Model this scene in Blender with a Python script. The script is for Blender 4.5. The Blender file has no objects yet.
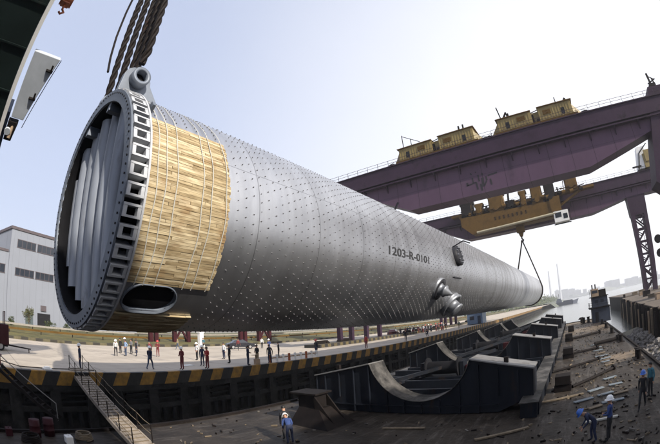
import bpy, bmesh, math, random
from mathutils import Vector, Matrix
random.seed(7)
C = bpy.context.scene.collection
R = math.radians
PI = math.pi
scene = bpy.context.scene

# ------------------------------------------------------------------ materials
def lin(h):
    h = h.lstrip('#')
    return tuple((lambda c: c/12.92 if c <= .04045 else ((c+.055)/1.055)**2.4)(int(h[i:i+2], 16)/255) for i in (0, 2, 4))

def mth(nt, op, a, b=None):
    n = nt.nodes.new('ShaderNodeMath'); n.operation = op
    for i, v in enumerate((a, b)):
        if v is None: continue
        if isinstance(v, (int, float)): n.inputs[i].default_value = v
        else: nt.links.new(v, n.inputs[i])
    return n.outputs[0]

MATS = {}
def mat(name, col, rough=.6, metal=0., var=.18, scale=1.5, dirt=None, bump=0., bscale=18., stretch=(1, 1, 1), spec=.5, dirt_amt=.5, dirt_scale=.8, seams=()):
    if name in MATS: return MATS[name]
    m = bpy.data.materials.new(name); m.use_nodes = True
    nt = m.node_tree; N = nt.nodes; L = nt.links
    b = N['Principled BSDF']
    b.inputs['Roughness'].default_value = rough
    b.inputs['Metallic'].default_value = metal
    b.inputs['Specular IOR Level'].default_value = spec
    tc = N.new('ShaderNodeTexCoord'); mp = N.new('ShaderNodeMapping')
    mp.inputs['Scale'].default_value = stretch
    L.new(tc.outputs['Object'], mp.inputs['Vector'])
    n = N.new('ShaderNodeTexNoise'); n.inputs['Scale'].default_value = scale; n.inputs['Detail'].default_value = 6
    n.inputs['Roughness'].default_value = .65
    L.new(mp.outputs['Vector'], n.inputs['Vector'])
    r = N.new('ShaderNodeValToRGB')
    r.color_ramp.elements[0].position = .3; r.color_ramp.elements[1].position = .7
    r.color_ramp.elements[0].color = (*[c*(1-var) for c in col], 1)
    r.color_ramp.elements[1].color = (*[min(1, c*(1+var)) for c in col], 1)
    L.new(n.outputs['Fac'], r.inputs['Fac'])
    out = r.outputs['Color']
    if dirt:
        n2 = N.new('ShaderNodeTexNoise'); n2.inputs['Scale'].default_value = dirt_scale; n2.inputs['Detail'].default_value = 8
        n2.inputs['Roughness'].default_value = .7
        L.new(mp.outputs['Vector'], n2.inputs['Vector'])
        r2 = N.new('ShaderNodeValToRGB')
        lo = .72-.35*dirt_amt
        r2.color_ramp.elements[0].position = lo; r2.color_ramp.elements[1].position = lo+.16
        L.new(n2.outputs['Fac'], r2.inputs['Fac'])
        mx = N.new('ShaderNodeMix'); mx.data_type = 'RGBA'
        L.new(r2.outputs['Color'], mx.inputs['Factor']); L.new(out, mx.inputs['A'])
        mx.inputs['B'].default_value = (*dirt, 1)
        out = mx.outputs['Result']
        rr = N.new('ShaderNodeMapRange'); rr.inputs['To Min'].default_value = rough; rr.inputs['To Max'].default_value = min(1, rough+.2)
        L.new(r2.outputs['Color'], rr.inputs['Value']); L.new(rr.outputs['Result'], b.inputs['Roughness'])
    if seams:
        # thin darker joint lines: (axis, period, half width, strength)
        sx = N.new('ShaderNodeSeparateXYZ'); L.new(tc.outputs['Object'], sx.inputs[0]); tot = None
        for ax, per, hwid, st in seams:
            f = mth(nt, 'ABSOLUTE', mth(nt, 'SUBTRACT', mth(nt, 'FRACT', mth(nt, 'DIVIDE', sx.outputs[ax], per)), .5))
            f = mth(nt, 'MULTIPLY', mth(nt, 'LESS_THAN', f, hwid/per), st)
            tot = f if tot is None else mth(nt, 'MAXIMUM', tot, f)
        ms = N.new('ShaderNodeMix'); ms.data_type = 'RGBA'; L.new(tot, ms.inputs['Factor']); L.new(out, ms.inputs['A'])
        ms.inputs['B'].default_value = (*[c*.25 for c in col], 1); out = ms.outputs['Result']
    L.new(out, b.inputs['Base Color'])
    if bump:
        n3 = N.new('ShaderNodeTexNoise'); n3.inputs['Scale'].default_value = bscale; n3.inputs['Detail'].default_value = 5
        L.new(mp.outputs['Vector'], n3.inputs['Vector'])
        bp = N.new('ShaderNodeBump'); bp.inputs['Strength'].default_value = bump; bp.inputs['Distance'].default_value = .05
        L.new(n3.outputs['Fac'], bp.inputs['Height']); L.new(bp.outputs['Normal'], b.inputs['Normal'])
    MATS[name] = m
    return m

def nodes_of(m):
    return m.node_tree.nodes, m.node_tree.links, m.node_tree.nodes['Principled BSDF']

def stripe_mat(name, period, phase, slant, ca, cb, axis='Y', duty=.5, grime=True):
    m = bpy.data.materials.new(name); m.use_nodes = True
    nt = m.node_tree; N, L, b = nodes_of(m)
    tc = N.new('ShaderNodeTexCoord'); s = N.new('ShaderNodeSeparateXYZ'); L.new(tc.outputs['Object'], s.inputs[0])
    u = mth(nt, 'ADD', s.outputs[axis], mth(nt, 'MULTIPLY', s.outputs['Z'], slant))
    u = mth(nt, 'FRACT', mth(nt, 'DIVIDE', mth(nt, 'SUBTRACT', u, phase), period))
    k = mth(nt, 'LESS_THAN', u, duty)
    mx = N.new('ShaderNodeMix'); mx.data_type = 'RGBA'; L.new(k, mx.inputs['Factor'])
    mx.inputs['A'].default_value = (*cb, 1); mx.inputs['B'].default_value = (*ca, 1)
    n = N.new('ShaderNodeTexNoise'); n.inputs['Scale'].default_value = 2.2; n.inputs['Detail'].default_value = 8; n.inputs['Roughness'].default_value = .7
    L.new(tc.outputs['Object'], n.inputs['Vector'])
    r = N.new('ShaderNodeValToRGB'); r.color_ramp.elements[0].position = .38; r.color_ramp.elements[1].position = .72
    r.color_ramp.elements[0].color = (0, 0, 0, 1); r.color_ramp.elements[1].color = (.75, .75, .75, 1)
    L.new(n.outputs['Fac'], r.inputs['Fac'])
    m2 = N.new('ShaderNodeMix'); m2.data_type = 'RGBA'; L.new(r.outputs['Color'], m2.inputs['Factor'])
    L.new(mx.outputs['Result'], m2.inputs['A']); m2.inputs['B'].default_value = (.03, .025, .02, 1)
    L.new(m2.outputs['Result'], b.inputs['Base Color']); b.inputs['Roughness'].default_value = .75
    return m

M = dict(
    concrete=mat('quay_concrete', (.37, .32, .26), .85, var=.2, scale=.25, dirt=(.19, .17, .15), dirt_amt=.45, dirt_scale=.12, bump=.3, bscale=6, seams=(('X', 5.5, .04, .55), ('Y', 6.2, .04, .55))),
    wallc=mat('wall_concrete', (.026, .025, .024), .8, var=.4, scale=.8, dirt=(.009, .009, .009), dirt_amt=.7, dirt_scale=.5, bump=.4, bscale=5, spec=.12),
    rubber=mat('black_rubber', (.012, .012, .013), .7, var=.3, spec=.12),
    grass=mat('dry_grass', (.085, .073, .018), .9, var=.5, scale=.35, dirt=(.04, .042, .012), dirt_amt=.6, dirt_scale=.2, bump=.6, bscale=8),
    soil=mat('ground_soil', (.16, .145, .11), .95, var=.3, scale=.02, dirt=(.07, .08, .035), dirt_amt=.6, dirt_scale=.01),
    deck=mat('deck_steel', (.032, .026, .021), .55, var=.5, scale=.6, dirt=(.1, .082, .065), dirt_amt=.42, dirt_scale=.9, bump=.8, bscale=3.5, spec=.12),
    hull=mat('barge_hull', (.012, .012, .014), .6, var=.4, scale=.5, dirt=(.06, .03, .02), dirt_amt=.4, spec=.12),
    navy=mat('navy_steel', (.009, .011, .016), .5, var=.35, scale=.6, dirt=(.03, .02, .014), dirt_amt=.45, dirt_scale=.9, bump=.15, bscale=3, spec=.12, stretch=(1.6, 1.6, .35)),
    topst=mat('pale_steel', (.17, .165, .16), .5, metal=.15, var=.3, scale=1.2, dirt=(.04, .032, .025), dirt_amt=.5, dirt_scale=1.0),
    liner=mat('cradle_liner_steel', (.095, .088, .08), .5, metal=.2, var=.4, scale=.8, dirt=(.012, .011, .01), dirt_amt=.95, dirt_scale=.5),
    railp=mat('guard_rail_paint', (.22, .2, .17), .6, var=.2),
    dust=mat('dry_dust', (.16, .115, .07), .95, var=.4, scale=.9, dirt=(.045, .034, .025), dirt_amt=.6, dirt_scale=.5, spec=.1),
    cream=mat('cream_paint', (.33, .29, .2), .6, var=.2, scale=.8, dirt=(.15, .11, .07), dirt_amt=.4),
    chip=mat('grey_chip', (.09, .082, .072), .8, var=.4, scale=3),
    rustk=mat('dark_rust', (.011, .0085, .008), .75, var=.45, scale=1.2, dirt=(.03, .016, .01), dirt_amt=.35, spec=.12),
    purple=mat('purple_paint', (.082, .049, .078), .5, var=.12, scale=.25, dirt=(.036, .026, .038), dirt_amt=.3, dirt_scale=.18, bump=.05, bscale=1, spec=.12, seams=(('X', 4.3, .05, .7), ('Z', 3.6, .04, .4)), stretch=(1, 1, .35)),
    purpled=mat('purple_paint_dark', (.034, .019, .035), .6, var=.3, scale=.4, dirt=(.01, .008, .01), dirt_amt=.5, dirt_scale=.4, spec=.12),  # same purple made darker, for galleries, legs and bracing
    redp=mat('maroon_paint', (.035, .008, .011), .5, var=.3, scale=.6, spec=.12),
    yellow=mat('ochre_paint', (.2, .145, .042), .55, var=.2, scale=.5, dirt=(.075, .052, .024), dirt_amt=.4, dirt_scale=.6),
    yellowd=mat('brown_ochre_paint', (.1, .055, .012), .6, var=.3, scale=.5, dirt=(.035, .023, .012), dirt_amt=.45, dirt_scale=.5, spec=.12),
    white=mat('white_paint', (.72, .71, .68), .5, var=.08, scale=1, dirt=(.4, .36, .3), dirt_amt=.25),
    dark=mat('dark_opening', (.012, .012, .014), .5, var=.2, spec=.12),
    glass=mat('window_glass', (.02, .025, .035), .12, var=.2, scale=.3),
    bldg=mat('building_panel', (.19, .205, .24), .7, var=.06, scale=.08, dirt=(.15, .16, .185), dirt_amt=.3, dirt_scale=.08, seams=(('Y', 1.9, .035, .35),)),
    bldgt=mat('building_trim', (.07, .055, .06), .6),
    wire=mat('wire_rope', (.01, .007, .006), .6, var=.5, scale=4, dirt=(.05, .02, .01), dirt_amt=.3, dirt_scale=1.2, spec=.12),
    ringm=mat('ring_plate_paint', (.13, .15, .185), .5, metal=.2, var=.15, scale=1.5, dirt=(.12, .11, .11), dirt_amt=.35, dirt_scale=.8),
    chairm=mat('anchor_chair_paint', (.42, .43, .45), .5, metal=.15, var=.12, scale=3, dirt=(.25, .22, .2), dirt_amt=.25),
    shadedk=mat('interior_shade_dark', (.01, .01, .012), .8, var=.3, scale=1.5, spec=.12),
    pipe=mat('pipe_grey', (.24, .26, .3), .45, metal=.3, var=.2, scale=1.2, dirt=(.09, .08, .08), dirt_amt=.35, dirt_scale=.8, stretch=(1, 1, .25)),
    strap=mat('white_strap', (.38, .37, .33), .7, var=.1),
    pin=mat('pin_steel', (.1, .1, .105), .6, metal=.1, var=.2),
    flange=mat('flange_dark', (.02, .02, .024), .5, var=.3, spec=.12),
    nozz=mat('nozzle_steel', (.2, .21, .23), .4, metal=.5, var=.15, scale=2),
    jib=mat('jib_green', (.007, .013, .012), .6, var=.3, scale=.4, dirt=(.03, .025, .02), dirt_amt=.3, spec=.12),
    jibn=mat('jib_navy', (.02, .035, .07), .5, var=.2),
    lampw=mat('pale_housing', (.42, .45, .49), .5, var=.1, scale=1.2, dirt=(.3, .28, .26), dirt_amt=.3),
    orange=mat('orange_paint', (.3, .07, .015), .5, var=.3, scale=4, dirt=(.1, .03, .01), dirt_amt=.4),
    cabin=mat('blue_grey_cabin', (.1, .15, .23), .5, var=.1, scale=.5, dirt=(.1, .12, .15), dirt_amt=.3),
    wood=mat('weathered_board', (.13, .1, .065), .8, var=.35, scale=1.5, stretch=(3, .4, 3)),
    bluew=mat('pale_blue_board', (.13, .155, .175), .6, var=.35, scale=1.5, dirt=(.1, .09, .08), dirt_amt=.4),
    stone=mat('pale_stone', (.17, .155, .14), .9, var=.4, scale=1.0, dirt=(.05, .042, .034), dirt_amt=.6, bump=.4, bscale=4),
    pierw=mat('pier_wall', (.013, .012, .011), .8, var=.45, scale=.5, dirt=(.04, .025, .014), dirt_amt=.4, dirt_scale=.35, spec=.12),
    piert=mat('pier_top', (.085, .066, .048), .9, var=.25, scale=.4, dirt=(.2, .15, .1), dirt_amt=.35, dirt_scale=.3),
    tan=mat('tan_paint', (.28, .2, .13), .6, var=.2),
    slate=mat('slate_paint', (.035, .042, .06), .55, var=.25, scale=.6, dirt=(.04, .035, .035), dirt_amt=.4, spec=.12),
    bark=mat('bark', (.06, .045, .035), .9, var=.3),
    leafa=mat('leaf_green', (.05, .065, .025), .7, var=.5, scale=1.2),
    leafb=mat('leaf_olive', (.085, .085, .03), .7, var=.5, scale=1.2),
    shore=mat('shore_land', (.09, .1, .08), .95, var=.3, scale=.01),
    farb=mat('far_facade', (.3, .31, .33), .8, var=.2, scale=.05),
    skin=mat('skin', (.36, .2, .13), .6, var=.06),
    carp=mat('car_paint', (.012, .013, .02), .22, var=.1),
    rim=mat('wheel_rim', (.35, .35, .36), .35, metal=.7, var=.1),
    lampg=mat('lamp_glass', (.6, .6, .58), .15, var=.05),
    shipm=mat('ship_hull', (.06, .07, .1), .6, var=.2),
)
CLOTH = dict(
    navy=(.014, .02, .05), maroon=(.13, .018, .02), white=(.55, .55, .56), sky=(.2, .28, .42), black=(.012, .012, .014),
    blue=(.025, .05, .16), red=(.3, .025, .022), grey=(.13, .13, .14), denim=(.04, .06, .11), khaki=(.2, .16, .1), teal=(.03, .12, .16), green=(.05, .09, .06))
CM = {k: mat('cloth_'+k, v, .85, var=.2, scale=9, bump=.25, bscale=14) for k, v in CLOTH.items()}
HELM = {k: mat('helmet_'+k, v, .35, var=.05) for k, v in dict(white=(.75, .75, .74), blue=(.03, .12, .45), red=(.5, .03, .03), yellow=(.6, .4, .04)).items()}
HAIR = mat('hair_black', (.012, .01, .009), .6, var=.2)

# ------------------------------------------------------------------ mesh builder
class MB:
    def __init__(s): s.v = []; s.f = []; s.m = []; s.sm = []
    def add(s, vs, fs, mi=0, sm=False):
        o = len(s.v); s.v += [tuple(v) for v in vs]
        for f in fs: s.f.append([i+o for i in f]); s.m.append(mi); s.sm.append(sm)
        return s
    def box(s, x0, x1, y0, y1, z0, z1, mi=0):
        return s.add([(x0, y0, z0), (x1, y0, z0), (x1, y1, z0), (x0, y1, z0), (x0, y0, z1), (x1, y0, z1), (x1, y1, z1), (x0, y1, z1)],
                     [(0, 3, 2, 1), (4, 5, 6, 7), (0, 1, 5, 4), (1, 2, 6, 5), (2, 3, 7, 6), (3, 0, 4, 7)], mi)
    def hexa(s, p, mi=0):
        return s.add(p, [(0, 3, 2, 1), (4, 5, 6, 7), (0, 1, 5, 4), (1, 2, 6, 5), (2, 3, 7, 6), (3, 0, 4, 7)], mi)
    def bar(s, p, q, w, h=None, up=(0, 0, 1), mi=0):
        p = Vector(p); q = Vector(q); h = w if h is None else h
        d = (q-p).normalized(); u = Vector(up)
        if abs(d.dot(u)) > .98: u = Vector((0, 1, 0))
        a = d.cross(u).normalized()*w/2; b = a.cross(d).normalized()*h/2
        return s.add([p-a-b, p+a-b, p+a+b, p-a+b, q-a-b, q+a-b, q+a+b, q-a+b],
                     [(0, 1, 2, 3), (7, 6, 5, 4), (0, 4, 5, 1), (1, 5, 6, 2), (2, 6, 7, 3), (3, 7, 4, 0)], mi)
    def cyl(s, p, q, r0, r1=None, n=14, cap=True, mi=0, sm=True):
        p = Vector(p); q = Vector(q); r1 = r0 if r1 is None else r1
        d = (q-p).normalized(); u = Vector((0, 0, 1)) if abs(d.z) < .9 else Vector((0, 1, 0))
        a = d.cross(u).normalized(); b = d.cross(a)
        vs = [c+r*(math.cos(2*PI*i/n)*a+math.sin(2*PI*i/n)*b) for c, r in ((p, r0), (q, r1)) for i in range(n)]
        s.add(vs, [(i, i+n, (i+1) % n+n, (i+1) % n) for i in range(n)], mi, sm)
        if cap:
            s.add(vs, [tuple(range(n)), tuple(range(2*n-1, n-1, -1))], mi)
        return s
    def tube(s, pts, r, n=7, mi=0):
        pts = [Vector(p) for p in pts]; rings = []
        a = None
        for i, p in enumerate(pts):
            d = (pts[min(i+1, len(pts)-1)]-pts[max(i-1, 0)]).normalized()
            if a is None:
                u = Vector((0, 0, 1)) if abs(d.z) < .9 else Vector((0, 1, 0)); a = d.cross(u).normalized()
            else: a = (a-d*a.dot(d)).normalized()
            b = d.cross(a); rr = r[i] if isinstance(r, (list, tuple)) else r
            rings += [p+rr*(math.cos(2*PI*k/n)*a+math.sin(2*PI*k/n)*b) for k in range(n)]
        fs = [(j*n+k, j*n+(k+1) % n, (j+1)*n+(k+1) % n, (j+1)*n+k) for j in range(len(pts)-1) for k in range(n)]
        s.add(rings, fs, mi, True)
        s.add(rings, [tuple(range(n-1, -1, -1)), tuple(range((len(pts)-1)*n, len(pts)*n))], mi)
        return s
    def prism(s, poly, axis, a0, a1, mi=0):
        def P(u, v, w): return {'x': (w, u, v), 'y': (u, w, v), 'z': (u, v, w)}[axis]
        n = len(poly)
        vs = [P(u, v, a0) for u, v in poly]+[P(u, v, a1) for u, v in poly]
        return s.add(vs, [tuple(range(n)), tuple(range(2*n-1, n-1, -1))]+[(i, i+n, (i+1) % n+n, (i+1) % n) for i in range(n)], mi)
    def lathe(s, prof, axis_p, n=48, mi=0, sm=True, a0=0., a1=2*PI):
        # prof: list of (r, y) around an axis along Y through axis_p (x, z)
        full = abs(a1-a0-2*PI) < 1e-6; k = n if full else n+1
        vs = [(axis_p[0]+r*math.cos(a0+(a1-a0)*i/n), y, axis_p[1]+r*math.sin(a0+(a1-a0)*i/n)) for r, y in prof for i in range(k)]
        fs = []
        for j in range(len(prof)-1):
            for i in range(n):
                i2 = (i+1) % k
                fs.append((j*k+i, (j+1)*k+i, (j+1)*k+i2, j*k+i2))
        return s.add(vs, fs, mi, sm)
    def build(s, name, mats, parent=None, origin=None, bevel=0, fix=True):
        o0 = Vector(origin) if origin is not None else (parent['_o'] if parent is not None and '_o' in parent else Vector((0, 0, 0)))
        o0 = Vector(o0)
        me = bpy.data.meshes.new(name)
        me.from_pydata([tuple(Vector(v)-o0) for v in s.v], [], s.f)
        mats = mats if isinstance(mats, (list, tuple)) else [mats]
        for m in mats: me.materials.append(m)
        me.polygons.foreach_set('material_index', s.m)
        me.polygons.foreach_set('use_smooth', s.sm)
        if fix:
            bm = bmesh.new(); bm.from_mesh(me); bmesh.ops.recalc_face_normals(bm, faces=bm.faces); bm.to_mesh(me); bm.free()
        ob = bpy.data.objects.new(name, me); C.objects.link(ob)
        if parent is not None: ob.parent = parent
        if parent is None or origin is not None:
            ob.location = o0 if parent is None else (o0-Vector(parent['_o']))
        if parent is not None: ob['_o'] = o0 if origin is None else origin
        else: ob['_o'] = o0
        if bevel:
            bv = ob.modifiers.new('edge', 'BEVEL'); bv.width = bevel; bv.segments = 2; bv.limit_method = 'ANGLE'
        return ob

def tag(o, label, cat, group=None):
    o['label'] = label; o['category'] = cat
    if group: o['group'] = group
    return o
def thing(name, label, cat, loc=(0, 0, 0), group=None):
    o = bpy.data.objects.new(name, None); C.objects.link(o); o.location = loc; o['_o'] = loc
    o.empty_display_size = .5
    return tag(o, label, cat, group)
def struct(name, mb, m, **k):
    o = mb.build(name, m, **k); o['kind'] = 'structure'; return o
def stuff(o): o['kind'] = 'stuff'; return o
def dup(o, loc=None, rz=None, label=None, group=None, parent=None):
    c = o.copy(); C.objects.link(c)
    if parent is not None: c.parent = parent
    if loc is not None: c.location = loc
    if rz is not None: c.rotation_euler = (0, 0, rz)
    if label: c['label'] = label
    if group: c['group'] = group
    for ch in list(o.children): dup(ch, parent=c)
    return c
def sheet(x0, x1, y0, y1, z, nx=1, ny=1):
    mb = MB()
    vs = [(x0+(x1-x0)*i/nx, y0+(y1-y0)*j/ny, z) for j in range(ny+1) for i in range(nx+1)]
    fs = [(j*(nx+1)+i, j*(nx+1)+i+1, (j+1)*(nx+1)+i+1, (j+1)*(nx+1)+i) for j in range(ny) for i in range(nx)]
    return mb.add(vs, fs)

H = 3.23            # camera height over the quay (quay = z 0, barge deck = -2.4, water = -4.5)
DK = -2.4
WATER = -4.5
QX = -24.8          # quay edge
# ------------------------------------------------------------------ camera (a 15-21 mm fisheye)
cd = bpy.data.cameras.new('camera'); cam = bpy.data.objects.new('camera', cd); C.objects.link(cam)
cd.type = 'PANO'
cc = cd.cycles if hasattr(cd, 'cycles') and hasattr(cd.cycles, 'panorama_type') else cd
cc.panorama_type = 'FISHEYE_EQUISOLID'
cc.fisheye_lens = 21.1236; cc.fisheye_fov = PI
cd.sensor_fit = 'HORIZONTAL'; cd.sensor_width = 36; cd.sensor_height = 36*689/1024
cd.clip_start = .1; cd.clip_end = 9000
right = Vector((0.80460, 0.59125, -0.05523)); fwd = Vector((-0.55892, 0.78544, 0.26589)); up = Vector((0.20059, -0.18307, 0.96242))
mw = Matrix(((right.x, up.x, -fwd.x, 0), (right.y, up.y, -fwd.y, 0), (right.z, up.z, -fwd.z, H), (0, 0, 0, 1)))
cam.matrix_world = mw
scene.cycles.volume_bounces = 3
scene.camera = cam

# ------------------------------------------------------------------ world and sun
SUN_AZ, SUN_EL = 102., 31.
w = bpy.data.worlds.new('World'); scene.world = w; w.use_nodes = True
nt = w.node_tree; bg = nt.nodes['Background']
sky = nt.nodes.new('ShaderNodeTexSky'); sky.sky_type = 'NISHITA'; sky.sun_disc = False
sky.sun_elevation = R(SUN_EL); sky.sun_rotation = R(SUN_AZ)
sky.air_density = 1.0; sky.dust_density = 4.0; sky.ozone_density = 1.5
# thin bright overcast veil over the clear sky, whitest low over the river
wtc = nt.nodes.new('ShaderNodeTexCoord')
dt = nt.nodes.new('ShaderNodeVectorMath'); dt.operation = 'DOT_PRODUCT'; dt.inputs[1].default_value = (.36, .88, .0)
nt.links.new(wtc.outputs['Generated'], dt.inputs[0])
wr = nt.nodes.new('ShaderNodeValToRGB'); wr.color_ramp.interpolation = 'EASE'
wr.color_ramp.elements[0].position = .0; wr.color_ramp.elements[0].color = (2.3, 2.58, 3.4, 1)
wr.color_ramp.elements[1].position = .85; wr.color_ramp.elements[1].color = (4.6, 4.6, 4.75, 1)
nt.links.new(dt.outputs['Value'], wr.inputs['Fac'])
cn = nt.nodes.new('ShaderNodeTexNoise'); cn.inputs['Scale'].default_value = 1.6; cn.inputs['Detail'].default_value = 4
nt.links.new(wtc.outputs['Generated'], cn.inputs['Vector'])
cmr = nt.nodes.new('ShaderNodeMapRange'); cmr.inputs['To Min'].default_value = .72; cmr.inputs['To Max'].default_value = .94
nt.links.new(cn.outputs['Fac'], cmr.inputs['Value'])
wmx = nt.nodes.new('ShaderNodeMix'); wmx.data_type = 'RGBA'
nt.links.new(cmr.outputs['Result'], wmx.inputs['Factor']); nt.links.new(sky.outputs['Color'], wmx.inputs['A']); nt.links.new(wr.outputs['Color'], wmx.inputs['B'])
nt.links.new(wmx.outputs['Result'], bg.inputs['Color'])
bg.inputs['Strength'].default_value = .13
sd = bpy.data.lights.new('sun', 'SUN'); so = bpy.data.objects.new('sun', sd); C.objects.link(so)
sd.energy = 4.0; sd.angle = R(.8); sd.color = (1, .93, .82)
sv = Vector((math.sin(R(SUN_AZ))*math.cos(R(SUN_EL)), math.cos(R(SUN_AZ))*math.cos(R(SUN_EL)), math.sin(R(SUN_EL))))
so.rotation_euler = sv.to_track_quat('Z', 'Y').to_euler(); so.location = sv*80
scene.view_settings.view_transform = 'Standard'; scene.view_settings.look = 'None'
scene.view_settings.gamma = 1; scene.view_settings.use_curve_mapping = False
scene.view_settings.exposure = 1.0

# ------------------------------------------------------------------ setting
struct('quay', sheet(-58, QX-.5, -120, 420, 0, 4, 40), M['concrete'])
vmb = MB()
ys = [-120+540*i/60 for i in range(61)]
prof = [(-58.3, .02), (-61, .25), (-66, .6), (-71, .95), (-76, 1.15), (-140, 1.2)]
vmb.add([(x+random.uniform(-.2, .2) if 0 < i < 5 else x, y, z+(random.uniform(-.12, .12) if 0 < i < 5 else 0)) for y in ys for i, (x, z) in enumerate(prof)],
        [(j*6+i, j*6+i+1, (j+1)*6+i+1, (j+1)*6+i) for j in range(60) for i in range(5)], 0, True)
struct('grass_verge', vmb, M['grass'])
struct('ground', sheet(-3600, -58.2, -1500, 4300, -.3, 2, 2), M['soil'])
struct('kerb', MB().box(-58.3, -58.0, -120, 420, -.2, .4), stripe_mat('kerb_stripes', 2.4, 0, 0, (.02, .018, .012), (.1, .085, .04)))
# water
wm = bpy.data.materials.new('river_water'); wm.use_nodes = True
N, L, b = nodes_of(wm)
b.inputs['Base Color'].default_value = (.12, .125, .11, 1); b.inputs['Roughness'].default_value = .18
tc = N.new('ShaderNodeTexCoord'); n = N.new('ShaderNodeTexNoise'); n.inputs['Scale'].default_value = .5; n.inputs['Detail'].default_value = 5
L.new(tc.outputs['Object'], n.inputs['Vector'])
bp = N.new('ShaderNodeBump'); bp.inputs['Strength'].default_value = .35; bp.inputs['Distance'].default_value = .15
L.new(n.outputs['Fac'], bp.inputs['Height']); L.new(bp.outputs['Normal'], b.inputs['Normal'])
struct('water', sheet(-600, 3600, -1500, 4300, WATER), wm)
# far shore: low land with an uneven top
fs = MB(); pts = []
for i in range(121):
    a = R(-16+46*i/120); d = 2600+240*math.sin(i*.21)
    h = 10+8*math.sin(i*.37)+6*math.sin(i*.91+1)+random.uniform(-2, 4)
    pts.append([(math.sin(a)*r_, math.cos(a)*r_, z) for r_, z in ((d, WATER-.5), (d+25, 0), (d+90, h), (d+500, h+8), (d+1100, 0))])
fs.add([p for col in pts for p in col], [(i*5+k, (i+1)*5+k, (i+1)*5+k+1, i*5+k+1) for i in range(120) for k in range(4)])
struct('far_shore', fs, M['shore'])
# downriver bank behind the end of the quay
bk = MB(); pts = []
for i in range(41):
    y = 419+i*26; x1 = -25.2-.012*(y-419)+3*math.sin(i*.5)*(i > 0)
    pts.append([(x1+6, y, WATER-.3), (x1, y, .4), (x1-8, y, 1.2), (x1-400, y, 1.5)])
bk.add([p for col in pts for p in col], [(i*4+k, (i+1)*4+k, (i+1)*4+k+1, i*4+k+1) for i in range(40) for k in range(3)])
struct('river_bank', bk, M['shore'])

# ------------------------------------------------------------------ quay wall
qw = thing('quay_wall', 'dark concrete quay wall with black and yellow striped edge beam', 'quay wall', (QX, 0, 0))
MB().box(QX-.52, QX, -60, 300, -.85, .02).build('edge_beam', stripe_mat('edge_stripes', 2.07, 1.62, -.45, (.3, .155, .018), (.007, .007, .007)), qw)
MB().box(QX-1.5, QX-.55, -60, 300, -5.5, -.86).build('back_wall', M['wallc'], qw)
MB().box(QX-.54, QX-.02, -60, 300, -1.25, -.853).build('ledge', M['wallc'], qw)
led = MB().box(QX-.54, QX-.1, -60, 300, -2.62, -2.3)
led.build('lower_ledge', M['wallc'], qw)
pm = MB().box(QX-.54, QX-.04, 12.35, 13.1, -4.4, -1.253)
p0 = pm.build('pier', M['wallc'], qw, origin=(QX, 12.7, -2.4))
pm2 = MB().box(QX-.54, QX-.04, 15.0, 15.65, -4.4, -1.253).box(QX-.54, QX-.04, 16.9, 17.7, -4.4, -1.253)
p1 = pm2.build('double_pier', M['wallc'], qw, origin=(QX, 16.3, -2.4))
slat = MB()
for zz in (-1.55, -1.95): slat.box(QX-.5, QX-.2, 10.6, 15, zz-.07, zz+.07)
p2 = slat.build('recess_rail', M['rubber'], qw, origin=(QX, 12.7, -2.4))
fen = [MB().cyl((QX-.2, yy, -3.6), (QX-.2, yy, -2.65), .16, n=10).build('fender', M['rubber'], qw, origin=(QX, 12.7, -2.4)) for yy in (10.9, 11.6, 13.6, 14.4)]
for k in range(-4, 18):
    if k == 0: continue
    for p in (p0, p1, p2, *fen):
        c = p.copy(); C.objects.link(c); c.parent = qw; c.location = p.location+Vector((0, 7.45*k, 0))

# ------------------------------------------------------------------ the pressure vessel
VX, VZ, VR, Y0, Y1 = -12.635, 7.115, 4.0, 3.48, 113.8
V = thing('pressure_vessel', 'huge silver pinned pressure vessel hanging horizontally over the barge', 'pressure vessel', (VX, Y0, VZ))
sm_ = bpy.data.materials.new('silver_shell'); sm_.use_nodes = True
N, L, b = nodes_of(sm_); nt = sm_.node_tree
tc = N.new('ShaderNodeTexCoord'); sp = N.new('ShaderNodeSeparateXYZ'); L.new(tc.outputs['Object'], sp.inputs[0])
mp = N.new('ShaderNodeMapping'); mp.inputs['Scale'].default_value = (.25, 1.0, .25); L.new(tc.outputs['Object'], mp.inputs['Vector'])
n1 = N.new('ShaderNodeTexNoise'); n1.inputs['Scale'].default_value = 1.1; n1.inputs['Detail'].default_value = 7; n1.inputs['Roughness'].default_value = .7
L.new(mp.outputs['Vector'], n1.inputs['Vector'])
r1 = N.new('ShaderNodeValToRGB'); r1.color_ramp.elements[0].position = .3; r1.color_ramp.elements[1].position = .75
r1.color_ramp.elements[0].color = (.47, .475, .495, 1); r1.color_ramp.elements[1].color = (.62, .625, .645, 1)
L.new(n1.outputs['Fac'], r1.inputs['Fac'])
seam = mth(nt, 'LESS_THAN', mth(nt, 'ABSOLUTE', mth(nt, 'SUBTRACT', mth(nt, 'FRACT', mth(nt, 'DIVIDE', sp.outputs['Y'], 3.2)), .5)), .006)
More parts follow.
